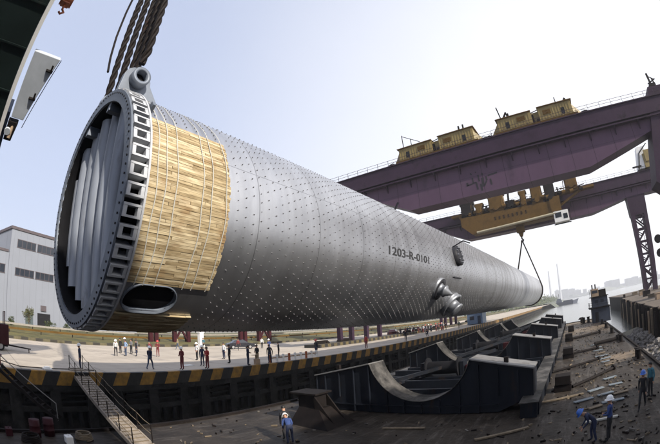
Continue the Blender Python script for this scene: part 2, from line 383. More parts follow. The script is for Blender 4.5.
# weathering: rough circumferential smears on the far half of the shell
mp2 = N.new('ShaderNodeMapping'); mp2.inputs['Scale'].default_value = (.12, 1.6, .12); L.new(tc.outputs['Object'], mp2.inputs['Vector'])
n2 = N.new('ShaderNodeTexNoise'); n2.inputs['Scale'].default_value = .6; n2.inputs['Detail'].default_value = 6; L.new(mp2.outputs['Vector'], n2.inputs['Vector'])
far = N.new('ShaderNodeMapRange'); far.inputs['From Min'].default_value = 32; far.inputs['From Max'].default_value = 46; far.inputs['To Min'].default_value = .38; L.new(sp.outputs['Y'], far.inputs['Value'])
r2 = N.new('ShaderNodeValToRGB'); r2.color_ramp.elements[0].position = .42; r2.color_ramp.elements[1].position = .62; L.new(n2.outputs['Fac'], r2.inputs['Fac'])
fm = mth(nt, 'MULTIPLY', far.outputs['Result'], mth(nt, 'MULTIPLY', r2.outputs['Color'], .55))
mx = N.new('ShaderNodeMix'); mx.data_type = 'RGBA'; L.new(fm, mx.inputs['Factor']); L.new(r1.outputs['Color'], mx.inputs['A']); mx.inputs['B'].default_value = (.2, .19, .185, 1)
n5 = N.new('ShaderNodeTexNoise'); n5.inputs['Scale'].default_value = .7; n5.inputs['Detail'].default_value = 10; n5.inputs['Roughness'].default_value = .8; L.new(tc.outputs['Object'], n5.inputs['Vector'])
r5 = N.new('ShaderNodeMapRange'); r5.inputs['From Min'].default_value = .58; r5.inputs['From Max'].default_value = .68; r5.inputs['To Max'].default_value = .5; L.new(n5.outputs['Fac'], r5.inputs['Value'])
mx5 = N.new('ShaderNodeMix'); mx5.data_type = 'RGBA'; L.new(r5.outputs['Result'], mx5.inputs['Factor']); L.new(mx.outputs['Result'], mx5.inputs['A']); mx5.inputs['B'].default_value = (.4, .395, .39, 1)
lseam = mth(nt, 'LESS_THAN', mth(nt, 'ABSOLUTE', mth(nt, 'SUBTRACT', sp.outputs['Z'], 1.15)), .012)
seam = mth(nt, 'MAXIMUM', seam, lseam)
mx2 = N.new('ShaderNodeMix'); mx2.data_type = 'RGBA'; L.new(mth(nt, 'MULTIPLY', seam, .6), mx2.inputs['Factor']); L.new(mx5.outputs['Result'], mx2.inputs['A']); mx2.inputs['B'].default_value = (.14, .14, .15, 1)
L.new(mx2.outputs['Result'], b.inputs['Base Color'])
b.inputs['Metallic'].default_value = .98
rm = N.new('ShaderNodeMapRange'); rm.inputs['To Min'].default_value = .34; rm.inputs['To Max'].default_value = .44; L.new(n1.outputs['Fac'], rm.inputs['Value']); L.new(rm.outputs['Result'], b.inputs['Roughness'])
bp = N.new('ShaderNodeBump'); bp.inputs['Strength'].default_value = .04; bp.inputs['Distance'].default_value = .05; L.new(n1.outputs['Fac'], bp.inputs['Height']); L.new(bp.outputs['Normal'], b.inputs['Normal'])

def cylpt(ang, y, r=VR): return (VX+r*math.cos(R(ang)), y, VZ+r*math.sin(R(ang)))
# shell: grid in angle and Y with a stadium-shaped manhole cut out of the skirt
MC_Y, MC_A, MHL, MHW = 5.12, -50.5, .86, .56      # centre, half length along Y, half width (metres)
def in_hole(a, y, g=0.):
    u = y-MC_Y; v = R((a-MC_A+180) % 360-180)*VR
    k = MHL-MHW
    uu = max(0, abs(u)-k); return math.hypot(uu, v) < MHW+g
sh = MB(); na = 144
ysh = [4.12+.06*i for i in range(50)]+[7.12+3*i for i in range(36)]+[Y1-.05]
def ring(y, r): return [cylpt(360*i/na, y, r) for i in range(na)]
vs = []
for y in ysh: vs += ring(y, VR)
fcs = []
for j in range(len(ysh)-1):
    for i in range(na):
        if ysh[j] < 7.1 and in_hole(360*(i+.5)/na, (ysh[j]+ysh[j+1])/2): continue
        fcs.append((j*na+i, (j+1)*na+i, (j+1)*na+(i+1) % na, j*na+(i+1) % na))
sh.add(vs, fcs, 0, True)
sh.lathe([(4.0, Y1-.05), (3.97, Y1), (3.6, Y1+.5), (2.6, Y1+1.0), (1.3, Y1+1.3), (.02, Y1+1.4)], (VX, VZ), na)
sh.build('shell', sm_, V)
MB().lathe([(3.62, Y0+.07), (3.62, Y0+.62), (3.9, 4.125), (3.9, 7.6), (3.6, 8.2), (2.5, 8.9), (.02, 9.2)], (VX, VZ), 96).build('inner_skirt', M['shadedk'], V)  # near-black puts the shade inside the skirt and behind the chairs into the colour
# base ring: front plate, back plate, anchor chairs
br = MB().lathe([(3.64, Y0), (4.06, Y0), (4.06, Y0+.06), (3.64, Y0+.06), (3.64, Y0)], (VX, VZ), 144, sm=False)
br.m = list(br.m)
for i in range(96):
    a = 2*PI*(i+.5)/96
    p = (VX+3.93*math.cos(a), Y0-.025, VZ+3.93*math.sin(a)); br.cyl(p, (p[0], Y0+.02, p[2]), .032, n=8, mi=1)
ringo = br.build('base_ring', [M['ringm'], M['dark']], V)
MB().lathe([(3.95, 4.07), (4.15, 4.07), (4.15, 4.13), (3.95, 4.13), (3.95, 4.07)], (VX, VZ), 144, sm=False).build('back_ring', M['chairm'], ringo)
ch = MB(); da = 5.0
def cp(a, y, r): return (r*math.cos(R(a)), y, r*math.sin(R(a)))
def arcbox(mb, a0, a1, y0, y1, r0, r1, n=2):
    for k in range(n):
        b0 = a0+(a1-a0)*k/n; b1 = a0+(a1-a0)*(k+1)/n
        mb.hexa([cp(b0, y0, r0), cp(b1, y0, r0), cp(b1, y1, r0), cp(b0, y1, r0), cp(b0, y0, r1), cp(b1, y0, r1), cp(b1, y1, r1), cp(b0, y1, r1)])
arcbox(ch, -da/2, -da/2+.85, Y0+.065, 4.065, 3.63, 4.13, 1)
arcbox(ch, da/2-.85, da/2, Y0+.065, 4.065, 3.63, 4.13, 1)
arcbox(ch, -da/2+.855, da/2-.855, Y0+.065, Y0+.17, 3.95, 4.12, 2)
arcbox(ch, -da/2+.855, da/2-.855, 3.96, 4.065, 3.95, 4.12, 2)
ch.v = [(v[0]+VX, v[1], v[2]+VZ) for v in ch.v]
c0 = ch.build('anchor_chair', M['chairm'], ringo, origin=(VX, Y0, VZ))
for k in range(1, 48):
    c = c0.copy(); C.objects.link(c); c.parent = ringo; c.rotation_euler = (0, R(-7.5*k), 0)
# vertical pipes across the mouth
for x, z0, z1, r in ((-3.0, -1.7, 1.9, .3), (-2.2, -2.55, 3.0, .38), (-1.2, -3.1, 3.3, .33), (-.2, -3.4, 3.45, .37), (.78, -3.35, 3.42, .33), (1.72, -3.0, 3.1, .36)):
    MB().cyl((VX+x, 4.2, VZ+z0), (VX+x, 4.2, VZ+z1), r, n=28).build('inner_pipe', M['pipe'], V)
MB().box(VX-3, VX+2.6, 4.75, 4.95, VZ-.25, VZ+.25).build('pipe_clamp', M['shadedk'], V)
# timber cladding: staggered boards along the axis
wm_ = bpy.data.materials.new('pine_boards'); wm_.use_nodes = True
N, L, b = nodes_of(wm_)
g = N.new('ShaderNodeNewGeometry'); r = N.new('ShaderNodeValToRGB')
r.color_ramp.elements[0].color = (.3, .235, .145, 1); r.color_ramp.elements[1].color = (.57, .495, .36, 1)
e = r.color_ramp.elements.new(.55); e.color = (.45, .37, .245, 1)
L.new(g.outputs['Random Per Island'], r.inputs['Fac'])
tc = N.new('ShaderNodeTexCoord'); mp = N.new('ShaderNodeMapping'); mp.inputs['Scale'].default_value = (14, 1.6, 14); L.new(tc.outputs['Object'], mp.inputs['Vector'])
n = N.new('ShaderNodeTexNoise'); n.inputs['Scale'].default_value = 1.3; n.inputs['Detail'].default_value = 7; L.new(mp.outputs['Vector'], n.inputs['Vector'])
r2 = N.new('ShaderNodeValToRGB'); r2.color_ramp.elements[0].position = .3; r2.color_ramp.elements[1].position = .7
r2.color_ramp.elements[0].color = (.5, .45, .38, 1); r2.color_ramp.elements[1].color = (1.1, 1.08, 1.0, 1)
L.new(n.outputs['Fac'], r2.inputs['Fac'])
mx = N.new('ShaderNodeMix'); mx.data_type = 'RGBA'; mx.blend_type = 'MULTIPLY'; mx.inputs['Factor'].default_value = 1
L.new(r.outputs['Color'], mx.inputs['A']); L.new(r2.outputs['Color'], mx.inputs['B'])
n3 = N.new('ShaderNodeTexNoise'); n3.inputs['Scale'].default_value = 1.3; n3.inputs['Detail'].default_value = 6; L.new(tc.outputs['Object'], n3.inputs['Vector'])
r3 = N.new('ShaderNodeValToRGB'); r3.color_ramp.elements[0].position = .56; r3.color_ramp.elements[1].position = .75; r3.color_ramp.elements[1].color = (.7, .7, .7, 1); L.new(n3.outputs['Fac'], r3.inputs['Fac'])
m3 = N.new('ShaderNodeMix'); m3.data_type = 'RGBA'; L.new(r3.outputs['Color'], m3.inputs['Factor']); L.new(mx.outputs['Result'], m3.inputs['A']); m3.inputs['B'].default_value = (.2, .1, .035, 1)
L.new(m3.outputs['Result'], b.inputs['Base Color']); b.inputs['Roughness'].default_value = .92; b.inputs['Specular IOR Level'].default_value = .15
wd = MB(); a = 28.6
while a > -152:
    wdt = random.uniform(1.05, 1.45)
    if not (-60.5 < a-wdt/2 < -42.0):
        y = 4.16
        while y < 6.95:
            ln = random.choice((.7, 1.0, 1.4, 1.9, 2.6)); ye = min(y+ln, 6.97+random.uniform(-.03, .03))
            r0, r1_ = VR+.012, VR+.055+random.uniform(0, .02)
            gap = .05
            P = [cylpt(a-gap, y+.006, r0), cylpt(a-wdt+gap, y+.006, r0), cylpt(a-wdt+gap, ye-.006, r0), cylpt(a-gap, ye-.006, r0),
                 cylpt(a-gap, y+.006, r1_), cylpt(a-wdt+gap, y+.006, r1_), cylpt(a-wdt+gap, ye-.006, r1_), cylpt(a-gap, ye-.006, r1_)]
            wd.hexa(P); y = ye
    a -= wdt
wd.build('timber_cladding', wm_, V)
# straps round the cladding
for k, (ya, yb) in enumerate(((4.34, 4.42), (4.62, 4.7), (5.02, 5.05), (5.9, 5.97), (6.3, 6.28), (6.86, 6.82))):
    st = MB(); q = 70
    pr = []
    for i in range(q+1):
        an = 128-170.5*i/q; t = i/q; y = ya+(yb-ya)*t+.02*math.sin(i*.6+k)
        r_ = VR+(.085 if an < 30 else .02+.065*max(0, (40-an)/10) if an < 40 else .02)
        pr.append((an, y, r_))
    vs = []
    for an, y, r_ in pr: vs += [cylpt(an, y-.016, r_), cylpt(an, y+.012, r_), cylpt(an, y+.012, r_+.008), cylpt(an, y-.016, r_+.008)]
    st.add(vs, [(4*i+a_, 4*i+(a_+1) % 4, 4*i+4+(a_+1) % 4, 4*i+4+a_) for i in range(q) for a_ in range(4)])
    st.build('strap', M['strap'], V)
# manhole collar
mc = MB(); ringp = []
K = 40; kk = MHL-MHW
for i in range(K):
    t = 2*PI*i/K; u = math.cos(t); v = math.sin(t)
    ringp.append(((kk if u > 0 else -kk)+MHW*u, MHW*v))
def mp_(u, v, r): return cylpt(MC_A+math.degrees(v/VR), MC_Y+u, r)
vs = []
for sc_, r_ in ((1.0, 3.72), (1.0, 4.075), (1.07, 4.075), (1.08, 3.97)):
    for u, v in ringp:
        vs.append(mp_(u*(1+(sc_-1)*.75), v*sc_, r_))
mc.add(vs, [(j*K+i, (j+1)*K+i, (j+1)*K+(i+1) % K, j*K+(i+1) % K) for j in range(3) for i in range(K)], 0, True)
man = mc.build('manhole', M['ringm'], V)
MB().bar(mp_(.12, -.52, 3.86), mp_(.28, .52, 3.86), .05).build('manhole_bar', M['pipe'], man)
# insulation pins
pn = MB(); ypin = 7.35; row = 0
while ypin < 62:
    for i in range(80):
        an = 360*(i+.5*(row % 2))/80-180
        if -105 < an < 82:
            c = Vector(cylpt(an, ypin, VR)); d = Vector((math.cos(R(an)), 0, math.sin(R(an))))
            t = Vector((0, 1, 0)); s_ = d.cross(t)
            rr = .023*random.uniform(.75, 1.15); hh = .03*random.uniform(.6, 1.4)
            if random.random() < .03: continue
            pn.add([c+rr*t, c+rr*s_, c-rr*t, c-rr*s_, c+rr*.8*t+d*hh, c+rr*.8*s_+d*hh, c-rr*.8*t+d*hh, c-rr*.8*s_+d*hh],
                   [(0, 1, 5, 4), (1, 2, 6, 5), (2, 3, 7, 6), (3, 0, 4, 7), (4, 5, 6, 7)])
    ypin += .34; row += 1
for yy in (4.4, 4.8, 5.2, 5.6, 6.0, 6.4, 6.8):
    for i in range(28):
        an = 33+i*3.2
        c = Vector(cylpt(an, yy, VR)); d = Vector((math.cos(R(an)), 0, math.sin(R(an)))); t = Vector((0, 1, 0)); s_ = d.cross(t); rr = .023; hh = .03
        pn.add([c+rr*t, c+rr*s_, c-rr*t, c-rr*s_, c+rr*.8*t+d*hh, c+rr*.8*s_+d*hh, c-rr*.8*t+d*hh, c-rr*.8*s_+d*hh],
               [(0, 1, 5, 4), (1, 2, 6, 5), (2, 3, 7, 6), (3, 0, 4, 7), (4, 5, 6, 7)])
stuff(pn.build('insulation_pins', M['pin'], V, fix=False))
# stencilled number
def text_mesh(s, size, font_shear=0):
    cu = bpy.data.curves.new('lettering', 'FONT'); cu.body = s; cu.size = size; cu.resolution_u = 3; cu.offset = .02
    ob = bpy.data.objects.new('lettering', cu); C.objects.link(ob)
    bpy.context.view_layer.update()
    ev = ob.evaluated_get(bpy.context.evaluated_depsgraph_get()); me = ev.to_mesh()
    vs = [tuple(v.co) for v in me.vertices]; fs = [tuple(p.vertices) for p in me.polygons]
    ev.to_mesh_clear(); bpy.data.objects.remove(ob); bpy.data.curves.remove(cu)
    return vs, fs
vs, fs_ = text_mesh('1203-R-0101', 1.0)
wx = max(v[0] for v in vs)-min(v[0] for v in vs); x_0 = min(v[0] for v in vs)
hz = max(v[1] for v in vs)
tm = MB().add([cylpt(-7.0+math.degrees(v[1]/hz*.44/VR), 17.1+(v[0]-x_0)/wx*5.5, VR+.012) for v in vs], fs_)
tm.build('stencil_number', mat('stencil_black', (.012, .012, .014), .6), V, fix=False)
# lifting lug at the tail
lugs = []
for xx in (-11.5, -13.75):
    pts = []
    for i in range(13):
        t = PI*i/12-.05; pts.append((4.35+  .6*math.cos(t), 11.78+  .6*math.sin(t)))
    poly = [(6.0, 10.2)]+pts+[(3.5, 10.2)]
    lugs.append(MB().prism(poly, 'x', xx-.14, xx+.14).build('lifting_lug', M['ringm'], V, bevel=.02))
for xx, s_, lug in ((-11.5, 1, lugs[0]), (-13.75, -1, lugs[1])):
    t = MB().lathe([(.24, 0), (.38, 0), (.38, .4), (.24, .4), (.24, 0)], (0, 0), 28)
    t.v = [(xx+.15+v[1] if s_ > 0 else xx-.15-v[1], 4.35+v[0], 11.78+v[2]) for v in t.v]
    t.build('trunnion', M['ringm'], lug)
MB().cyl((-14.0, 4.35, 11.78), (-11.25, 4.35, 11.78), .23, n=24).build('trunnion_pin', M['dark'], lugs[0])
MB().hexa([cylpt(34, 4.2, 3.98), cylpt(38.5, 4.2, 3.98), cylpt(38.5, 4.3, 3.98), cylpt(34, 4.3, 3.98), cylpt(34.2, 4.2, 4.27), cylpt(37.4, 4.2, 4.27), cylpt(37.4, 4.3, 4.27), cylpt(34.2, 4.3, 4.27)]).build('lug_bracket', M['ringm'], V)
# nozzles and blind flange
def radial(an, y, prof, n=26):
    mb = MB(); d = Vector((math.cos(R(an)), 0, math.sin(R(an)))); t = Vector((0, 1, 0)); s_ = d.cross(t); c = Vector((VX, y, VZ))
    vs = [c+d*h+r_*(math.cos(2*PI*i/n)*t+math.sin(2*PI*i/n)*s_) for r_, h in prof for i in range(n)]
    mb.add(vs, [(j*n+i, (j+1)*n+i, (j+1)*n+(i+1) % n, j*n+(i+1) % n) for j in range(len(prof)-1) for i in range(n)], 0, True)
    return mb
nz = radial(-29, 25.2, [(.8, 3.85), (.8, 4.1), (.4, 4.12), (.36, 4.45), (.44, 4.47), (.42, 4.55), (.3, 4.6), (.08, 5.05), (.02, 5.07)]).build('side_nozzle', M['nozz'], V)
radial(-29, 25.2, [(.78, 4.0), (.78, 4.13), (.5, 4.14)]).build('nozzle_pad', M['flange'], nz)
nz2 = radial(-47, 29.6, [(1.05, 3.75), (1.05, 4.15), (.6, 4.17), (.58, 4.7), (.66, 4.72), (.66, 4.84), (.5, 4.9), (.02, 4.92)]).build('side_nozzle', M['nozz'], V)
radial(-47, 29.6, [(1.05, 4.05), (1.12, 4.25), (.95, 4.3), (.7, 4.2)]).build('nozzle_pad', M['nozz'], nz2)
b8 = radial(9, 28.8, [(.78, 3.9), (.78, 4.28), (.5, 4.3), (.02, 4.3)])
for i in range(10):
    t = 2*PI*i/10; d = Vector((math.cos(R(9)), 0, math.sin(R(9)))); s_ = d.cross(Vector((0, 1, 0)))
    p = Vector((VX, 28.8, VZ))+.6*(math.cos(t)*Vector((0, 1, 0))+math.sin(t)*s_); b8.cyl(p+d*4.2, p+d*4.4, .06, n=8, mi=1)
b8.build('blind_flange', [M['flange'], M['nozz']], V)
MB().bar(cylpt(20, 28.6, 3.95), cylpt(20, 28.6, 5.0), .08).bar(cylpt(20, 28.6, 5.0), cylpt(17, 29.2, 5.3), .08).build('lifting_eye', M['flange'], V)
MB().bar(cylpt(56, 22.0, 3.95), cylpt(56, 22.0, 4.5), .1).build('top_stub', M['flange'], V)
MB().box(VX+3.86, VX+4.0, 27.6, 29.4, VZ-1.1, VZ-1.02).build('support_clip', M['flange'], V)

# ------------------------------------------------------------------ slings
def rope(name, path, r, label, cat='sling', group=None, turns=1.6, parent=None):
    mb = MB(); path = [Vector(p) for p in path]
    ds = [0]
    for i in range(1, len(path)): ds.append(ds[-1]+(path[i]-path[i-1]).length)
    n = max(24, int(ds[-1]/.12))
    def at(s_):
        i = 1
        while i < len(ds)-1 and ds[i] < s_: i += 1
        t = (s_-ds[i-1])/(ds[i]-ds[i-1]); return path[i-1].lerp(path[i], t)
    for k in range(3):
        pts = []
        for j in range(n+1):
            s_ = ds[-1]*j/n; p = at(s_); d = (at(min(ds[-1], s_+.05))-at(max(0, s_-.05))).normalized()
            a_ = d.cross(Vector((0, 1, 0.01))).normalized(); bb = d.cross(a_); th = 2*PI*(k/3+s_/turns)
            pts.append(p+r*.52*(math.cos(th)*a_+math.sin(th)*bb))
        mb.tube(pts, r*.55, 6)
    o = mb.build(name, M['wire'], parent)
    if parent is None: tag(o, label, cat, group)
    return o
TOP = Vector((-12.1, 4.4, 27.5))
slings = [((-14.75, 4.1, 10.6), (-14.3, 4.2, 12.4), -1.75, 'outermost rope sling, running down behind the rim of the vessel'),
          ((-13.45, 4.35, 11.8), (-13.35, 4.35, 13.2), -.8, 'thick twisted rope sling looped under the hidden far trunnion'),
          ((-12.45, 4.35, 11.8), (-12.3, 4.4, 13.5), .1, 'thick twisted rope sling hanging between the two trunnions'),
          ((-11.75, 4.3, 11.9), (-11.6, 4.4, 13.3), .95, 'rust streaked rope sling just inside the open pipe trunnion')]
for a_, b_, dx, lb in slings:
    top = TOP+Vector((dx, 0, 0))
    rope('lifting_sling', [a_, b_, Vector(b_).lerp(top, .5), top], .16, lb, 'sling', 'lifting slings at the vessel tail')
rope('lifting_sling', [(-11.0, 4.2, 12.3), (-10.85, 4.3, 12.9), (-10.75, 4.3, 14.0), TOP+Vector((1.7, 0, 0))], .15, 'rope sling hooked round the outside of the open pipe trunnion', 'sling', 'lifting slings at the vessel tail')
tag(MB().tube([(-14.4, 3.9, 13.9), (-14.75, 3.9, 15.0), (-14.95, 3.9, 16.5), (-14.8, 3.9, 18.2), (-14.3, 3.9, 20), (-13.2, 4, 23), (-12.6, 4.2, 27)], .06, 6).build('tag_cable', M['wire']),
    'thin black cable hanging in a slack curve beside the rope slings', 'cable')

# ------------------------------------------------------------------ gantry cranes
def girder_poly(zt, zb, xl, xb, xk, xr, zr, xe):
    return [(xl, zt), (xl, zt-1.0), (xb, zb), (xk, zb), (xr, zr), (xe, zr), (xe, zt)]
def handrail(x0, x1, y, z, step=2.4):
    mb = MB(); x = x0
    while x <= x1+.01: mb.bar((x, y, z), (x, y, z+1.1), .06); x += step
    for h in (.55, 1.1): mb.bar((x0, y, z+h), (x1, y, z+h), .05)
    return mb
def crane(label, Y, zt, zb, xb, xk, xr, zr, xe):
    t = thing('gantry_crane', label, 'gantry crane', (24, Y, 0))
    D = 4.0
    MB().prism(girder_poly(zt, zb, -45.2, xb, xk, xr, zr, xe), 'y', Y+.0, Y+D).build('girder', M['purple'], t)
    # service gallery along the top of the near face
    u = MB().box(-44.5, xe-.2, Y-1.0, Y-.01, zt-3.55, zt-3.3).box(-44.8, xe-.2, Y-.9, Y-.02, zt-2.9, zt-.05).box(-45, xe, Y-1.1, Y+D+.6, zt+.01, zt+.2)
    br = u; x = -42
    while x < xe-2:
        br.add([(x-.1, Y-.01, zt-5.0), (x+.1, Y-.01, zt-5.0), (x+.1, Y-1, zt-3.56), (x-.1, Y-1, zt-3.56), (x-.1, Y-.01, zt-3.56), (x+.1, Y-.01, zt-3.56)],
               [(0, 1, 2, 3), (0, 3, 4), (1, 5, 2), (3, 2, 5, 4)]); x += 5.1
    br.build('service_gallery', M['purpled'], t)
    handrail(-45, xe-.5, Y-1.05, zt+.2).build('handrail', M['purpled'], t)
    MB().box(-45, xe, Y+.8, Y+1.0, zt+.2, zt+.42).box(-45, xe, Y+3, Y+3.2, zt+.2, zt+.42).build('rail_track', M['rustk'], t)
    # left support frame, standing on the quay behind the vessel
    sl = MB().box(-38.2, -35.8, Y-19, Y+22, 4.4, 6.4)
    sl.build('sill_beam', M['purpled'], t)
    for yy, ty in ((Y-16, Y+.5), (Y+19, Y+3.5)):
        MB().hexa([(-38.1, yy-1, 6.4), (-35.9, yy-1, 6.4), (-35.9, yy+1, 6.4), (-38.1, yy+1, 6.4), (-37.9, ty-.9, zb+1), (-36.1, ty-.9, zb+1), (-36.1, ty+.9, zb+1), (-37.9, ty+.9, zb+1)]).build('leg', M['purpled'], t)
    for yy in (Y-12, Y-8.5, Y-3.5, Y+1.5):
        MB().bar((-37, yy, 0), (-37, yy+.01, 9), .7).build('stair_post', M['purpled'], t)
    MB().bar((-37, Y-12, 3.2), (-37, Y-8.5, 6), .25).bar((-37, Y-8.5, 3.2), (-37, Y-3.5, 7), .25).bar((-37, Y-3.5, 3.2), (-37, Y+1.5, 7), .25).build('cross_brace', M['purpled'], t)
    for yy in (Y-17, Y-11, Y+14, Y+20):
        wq = MB()
        for q in (-1.1, 1.1): wq.cyl((-37.4, yy+q, .45), (-36.6, yy+q, .45), .44, n=16)
        wq.box(-37.3, -36.7, yy-1.2, yy+1.2, .5, 1.0)
        wq.build('bogie', M['rustk'], t)
    MB().box(-38.5, -35.4, Y-19.5, Y+22.5, .02, .5).build('striped_guard', stripe_mat('guard_stripes_%d' % Y, 1.6, 0, 0, (.11, .085, .035), (.01, .01, .01)), t)
    return t
g1 = crane('purple gantry crane nearer the camera, two yellow houses riding on its girder', 65, 33.0, 23.6, -27.5, 7.4, 21.2, 27.2, 36)
g2 = crane('purple gantry crane farther away, standing on a lattice leg at the water', 114, 33.6, 25.5, -30, 10.4, 22.2, 27.6, 62)
# right leg of the nearer crane (mostly out of the frame)
MB().prism([(23.8, 35), (29.6, 35), (30, -.2), (26.6, -.2), (25.4, 13), (19.0, 18.3), (20.7, 25.4)], 'y', 64.3, 69.7).build('leg', M['purpled'], g1)
md = MB().bar((25.5, 66, 35), (25.5, 66, 38.6), .35).bar((26.6, 66, 35), (26.2, 66, 37.4), .25).bar((24.9, 66, 36.4), (26.9, 66, 37.2), .2).bar((25.5, 66, 38.0), (26.8, 66, 37.0), .14).box(25, 26.4, 65.4, 66.6, 35.6, 36.2)
md.build('mast', M['rustk'], g1)
# right leg of the farther crane: solid head, lattice shaft
MB().hexa([(22.3, 114.2, 22.0), (28.0, 114.2, 22.0), (28.0, 117.6, 22.0), (22.3, 117.6, 22.0), (22.1, 114.0, 27.7), (28.3, 114.0, 27.7), (28.3, 118, 27.7), (22.1, 118, 27.7)]).build('leg_head', M['purpled'], g2)
for x0, x1 in ((22.95, 23.6), (27.35, 26.8)):
    for y in (114.6, 117.2):
        MB().bar((x0, y, 22.2), (x1, y, 0), 1.25 if y < 116 else .8, .9, up=(0, 1, 0)).build('leg_chord', M['purpled'], g2)
for y in (114.6, 117.2):
    lt = MB(); z = 21.5; k = 0
    while z > 1.5:
        zl = z-3.55
        lt.bar((23.4, y, z), (26.9, y, z), .45, .45)
        a_, b_ = ((23.4, y, z), (26.9, y, zl)) if k % 2 == 0 else ((26.9, y, z), (23.4, y, zl))
        lt.bar(a_, b_, .38, .38)
        m_ = [(a_[i]+b_[i])/2 for i in range(3)]
        lt.bar((23.4 if a_[0] > 25 else 26.9, y, z-.4), m_, .25, .25)
        z -= 3.55; k += 1
    lt.build('lattice_bracing', M['purpled'], g2)
ladder = MB().bar((25.9, 113.9, 22), (25.9, 113.9, .3), .3).bar((25.2, 113.9, 22), (25.2, 113.9, .3), .12)
for i in range(36): ladder.bar((25.2, 113.9, .6+.6*i), (25.9, 113.9, .6+.6*i), .07)
ladder.build('ladder', M['purpled'], g2)
# painted characters on the nearer girder
st = MB(); yF = 64.985
def stroke(x0, y0, x1, y1, wd_):
    X = lambda q: -15.9+(q-110)/460*6.3
    Z = lambda x_, q: 27.9-(q-90)/265*3.75+.0*(x_)
    st.bar((X(x0), yF, Z(x0, y0)), (X(x1), yF, Z(x1, y1)), wd_*1.15, .03, up=(0, 1, 0))
for s_ in ((125, 255, 255, 236, .22), (132, 215, 130, 262, .35), (212, 165, 216, 240, .25), (256, 232, 266, 335, .28), (296, 145, 302, 235, .25), (312, 270, 321, 362, .3),
           (355, 135, 357, 165, .3), (352, 195, 346, 312, .42), (400, 188, 407, 245, .28), (362, 305, 402, 248, .22), (428, 186, 562, 176, .25), (455, 236, 461, 315, .28), (196, 100, 210, 128, .22), (268, 98, 274, 112, .2)): stroke(*s_)
st.build('painted_characters', mat('faded_black_paint', (.008, .005, .009), .7, var=.5, scale=1.5), g1)

# machine houses riding on the nearer girder
def corr(mb, x0, x1, y, z0, z1, step=.55):
    x = x0
    while x < x1-.1: mb.box(x, x+step*.45, y-.06, y-.002, z0, z1); x += step
    return mb
def machine_house(label, x0, x1, zb, h, extra):
    t = thing('crane_trolley', label, 'crane trolley', ((x0+x1)/2, 66.5, zb), 'machine houses on the nearer girder')
    mid = (x0+x1)/2
    b_ = MB().box(x0, mid-.7, 64.6, 69.6, zb+.45, zb+h*.94).box(mid+.7, x1, 64.6, 69.6, zb+.45, zb+h).box(mid-.7, mid+.7, 65.3, 69, zb+.45, zb+h*.9)
    corr(b_, x0+.1, mid-.8, 64.6, zb+.6, zb+h*.9); corr(b_, mid+.8, x1-.1, 64.6, zb+.6, zb+h*.95)
    b_.build('house', M['yellow'], t)
    MB().box(x0-.3, mid-.65, 64.3, 69.9, zb+h*.94, zb+h*.94+.14).box(mid+.65, x1+.3, 64.3, 69.9, zb+h+.002, zb+h+.15).build('roof', M['yellowd'], t)
    MB().box(x0-.8, x1+.8, 64.2, 69.8, zb+.1, zb+.44).build('frame', M['yellowd'], t)
    for sx, xx in ((-1, x0), (1, x1)):
        MB().add([(xx, 64.7, zb+.5), (xx, 69.5, zb+.5), (xx, 69.5, zb+h*.75), (xx, 64.7, zb+h*.75), (xx+sx*1.7, 66, zb+.45), (xx+sx*1.7, 68, zb+.45), (xx+sx*1.7, 68, zb+.8), (xx+sx*1.7, 66, zb+.8)],
                 [(0, 4, 5, 1), (3, 2, 6, 7), (0, 3, 7, 4), (1, 5, 6, 2), (4, 7, 6, 5), (0, 1, 2, 3)]).build('end_canopy', M['yellow'], t)
        MB().bar((xx+sx*1.5, 65, zb+.55), (xx+sx*2.8, 65, zb+.55), .12).bar((xx+sx*1.5, 65, zb+.9), (xx+sx*2.5, 65, zb+.6), .08).build('buffer', M['rustk'], t)
        MB().box(xx-sx*1.9-.35, xx-sx*1.9+.35, 64.5, 64.53, zb+.9, zb+h*.66).build('door', M['dark'], t)
    for xx in (x0+(mid-x0)*.62, mid+(x1-mid)*.32):
        lv = MB().box(xx-.8, xx+.8, 64.5, 64.53, zb+h*.5, zb+h*.78)
        for q in range(4): lv.box(xx-.8, xx+.8, 64.46, 64.499, zb+h*(.51+.065*q), zb+h*(.54+.065*q))
        lv.build('louvre', M['yellowd'], t)
    for xx in (x0+1.2, x1-2.2): MB().box(xx, xx+1.1, 66, 67.2, zb+h+.16, zb+h+.75).cyl((xx+.5, 66.6, zb+h+.75), (xx+.5, 66.6, zb+h+1.05), .22, n=10).build('roof_fan', M['yellowd'], t)
    md = MB().box(mid-1.1, mid-.3, 64.8, 65.3, zb+.5, zb+h*.7).cyl((mid+.1, 64.9, zb+1.0), (mid+1.1, 64.9, zb+1.0), .35).bar((mid-1.2, 64.7, zb+h*.8), (mid+1.2, 64.7, zb+h*.95), .12)
    md.build('machinery', M['rustk'], t)
    for (p, q, w_) in extra: MB().bar(p, q, w_).build('antenna', M['rustk'], t)
    return t
machine_house('yellow machine house near the free end of the girder, bent pole frame on its roof', -28.2, -12.5, 33.25, 3.2,
              [((-27.2, 65, 36.2), (-27.3, 65, 39.4), .13), ((-25.4, 65, 36.2), (-25.5, 65, 38), .12), ((-27.3, 65, 39.2), (-23.6, 65, 36.9), .1), ((-15.2, 65, 36.4), (-15.2, 65, 37.6), .3), ((-14.3, 65, 36.4), (-14.3, 65, 37.7), .28)])
machine_house('yellow machine house near the leg end of the girder, short antenna posts on its roof', -7.5, 7.4, 33.25, 3.2,
              [((-6.6, 65, 36.3), (-7.0, 65, 39.1), .22), ((-6.3, 65, 36.3), (-5.4, 65, 37.6), .3), ((-5.2, 65, 36.3), (-5.2, 65, 37.2), .5), ((4.6, 65, 36.4), (4.6, 65, 37.9), .18), ((6, 65, 36.4), (6.6, 65, 37.2), .4)])

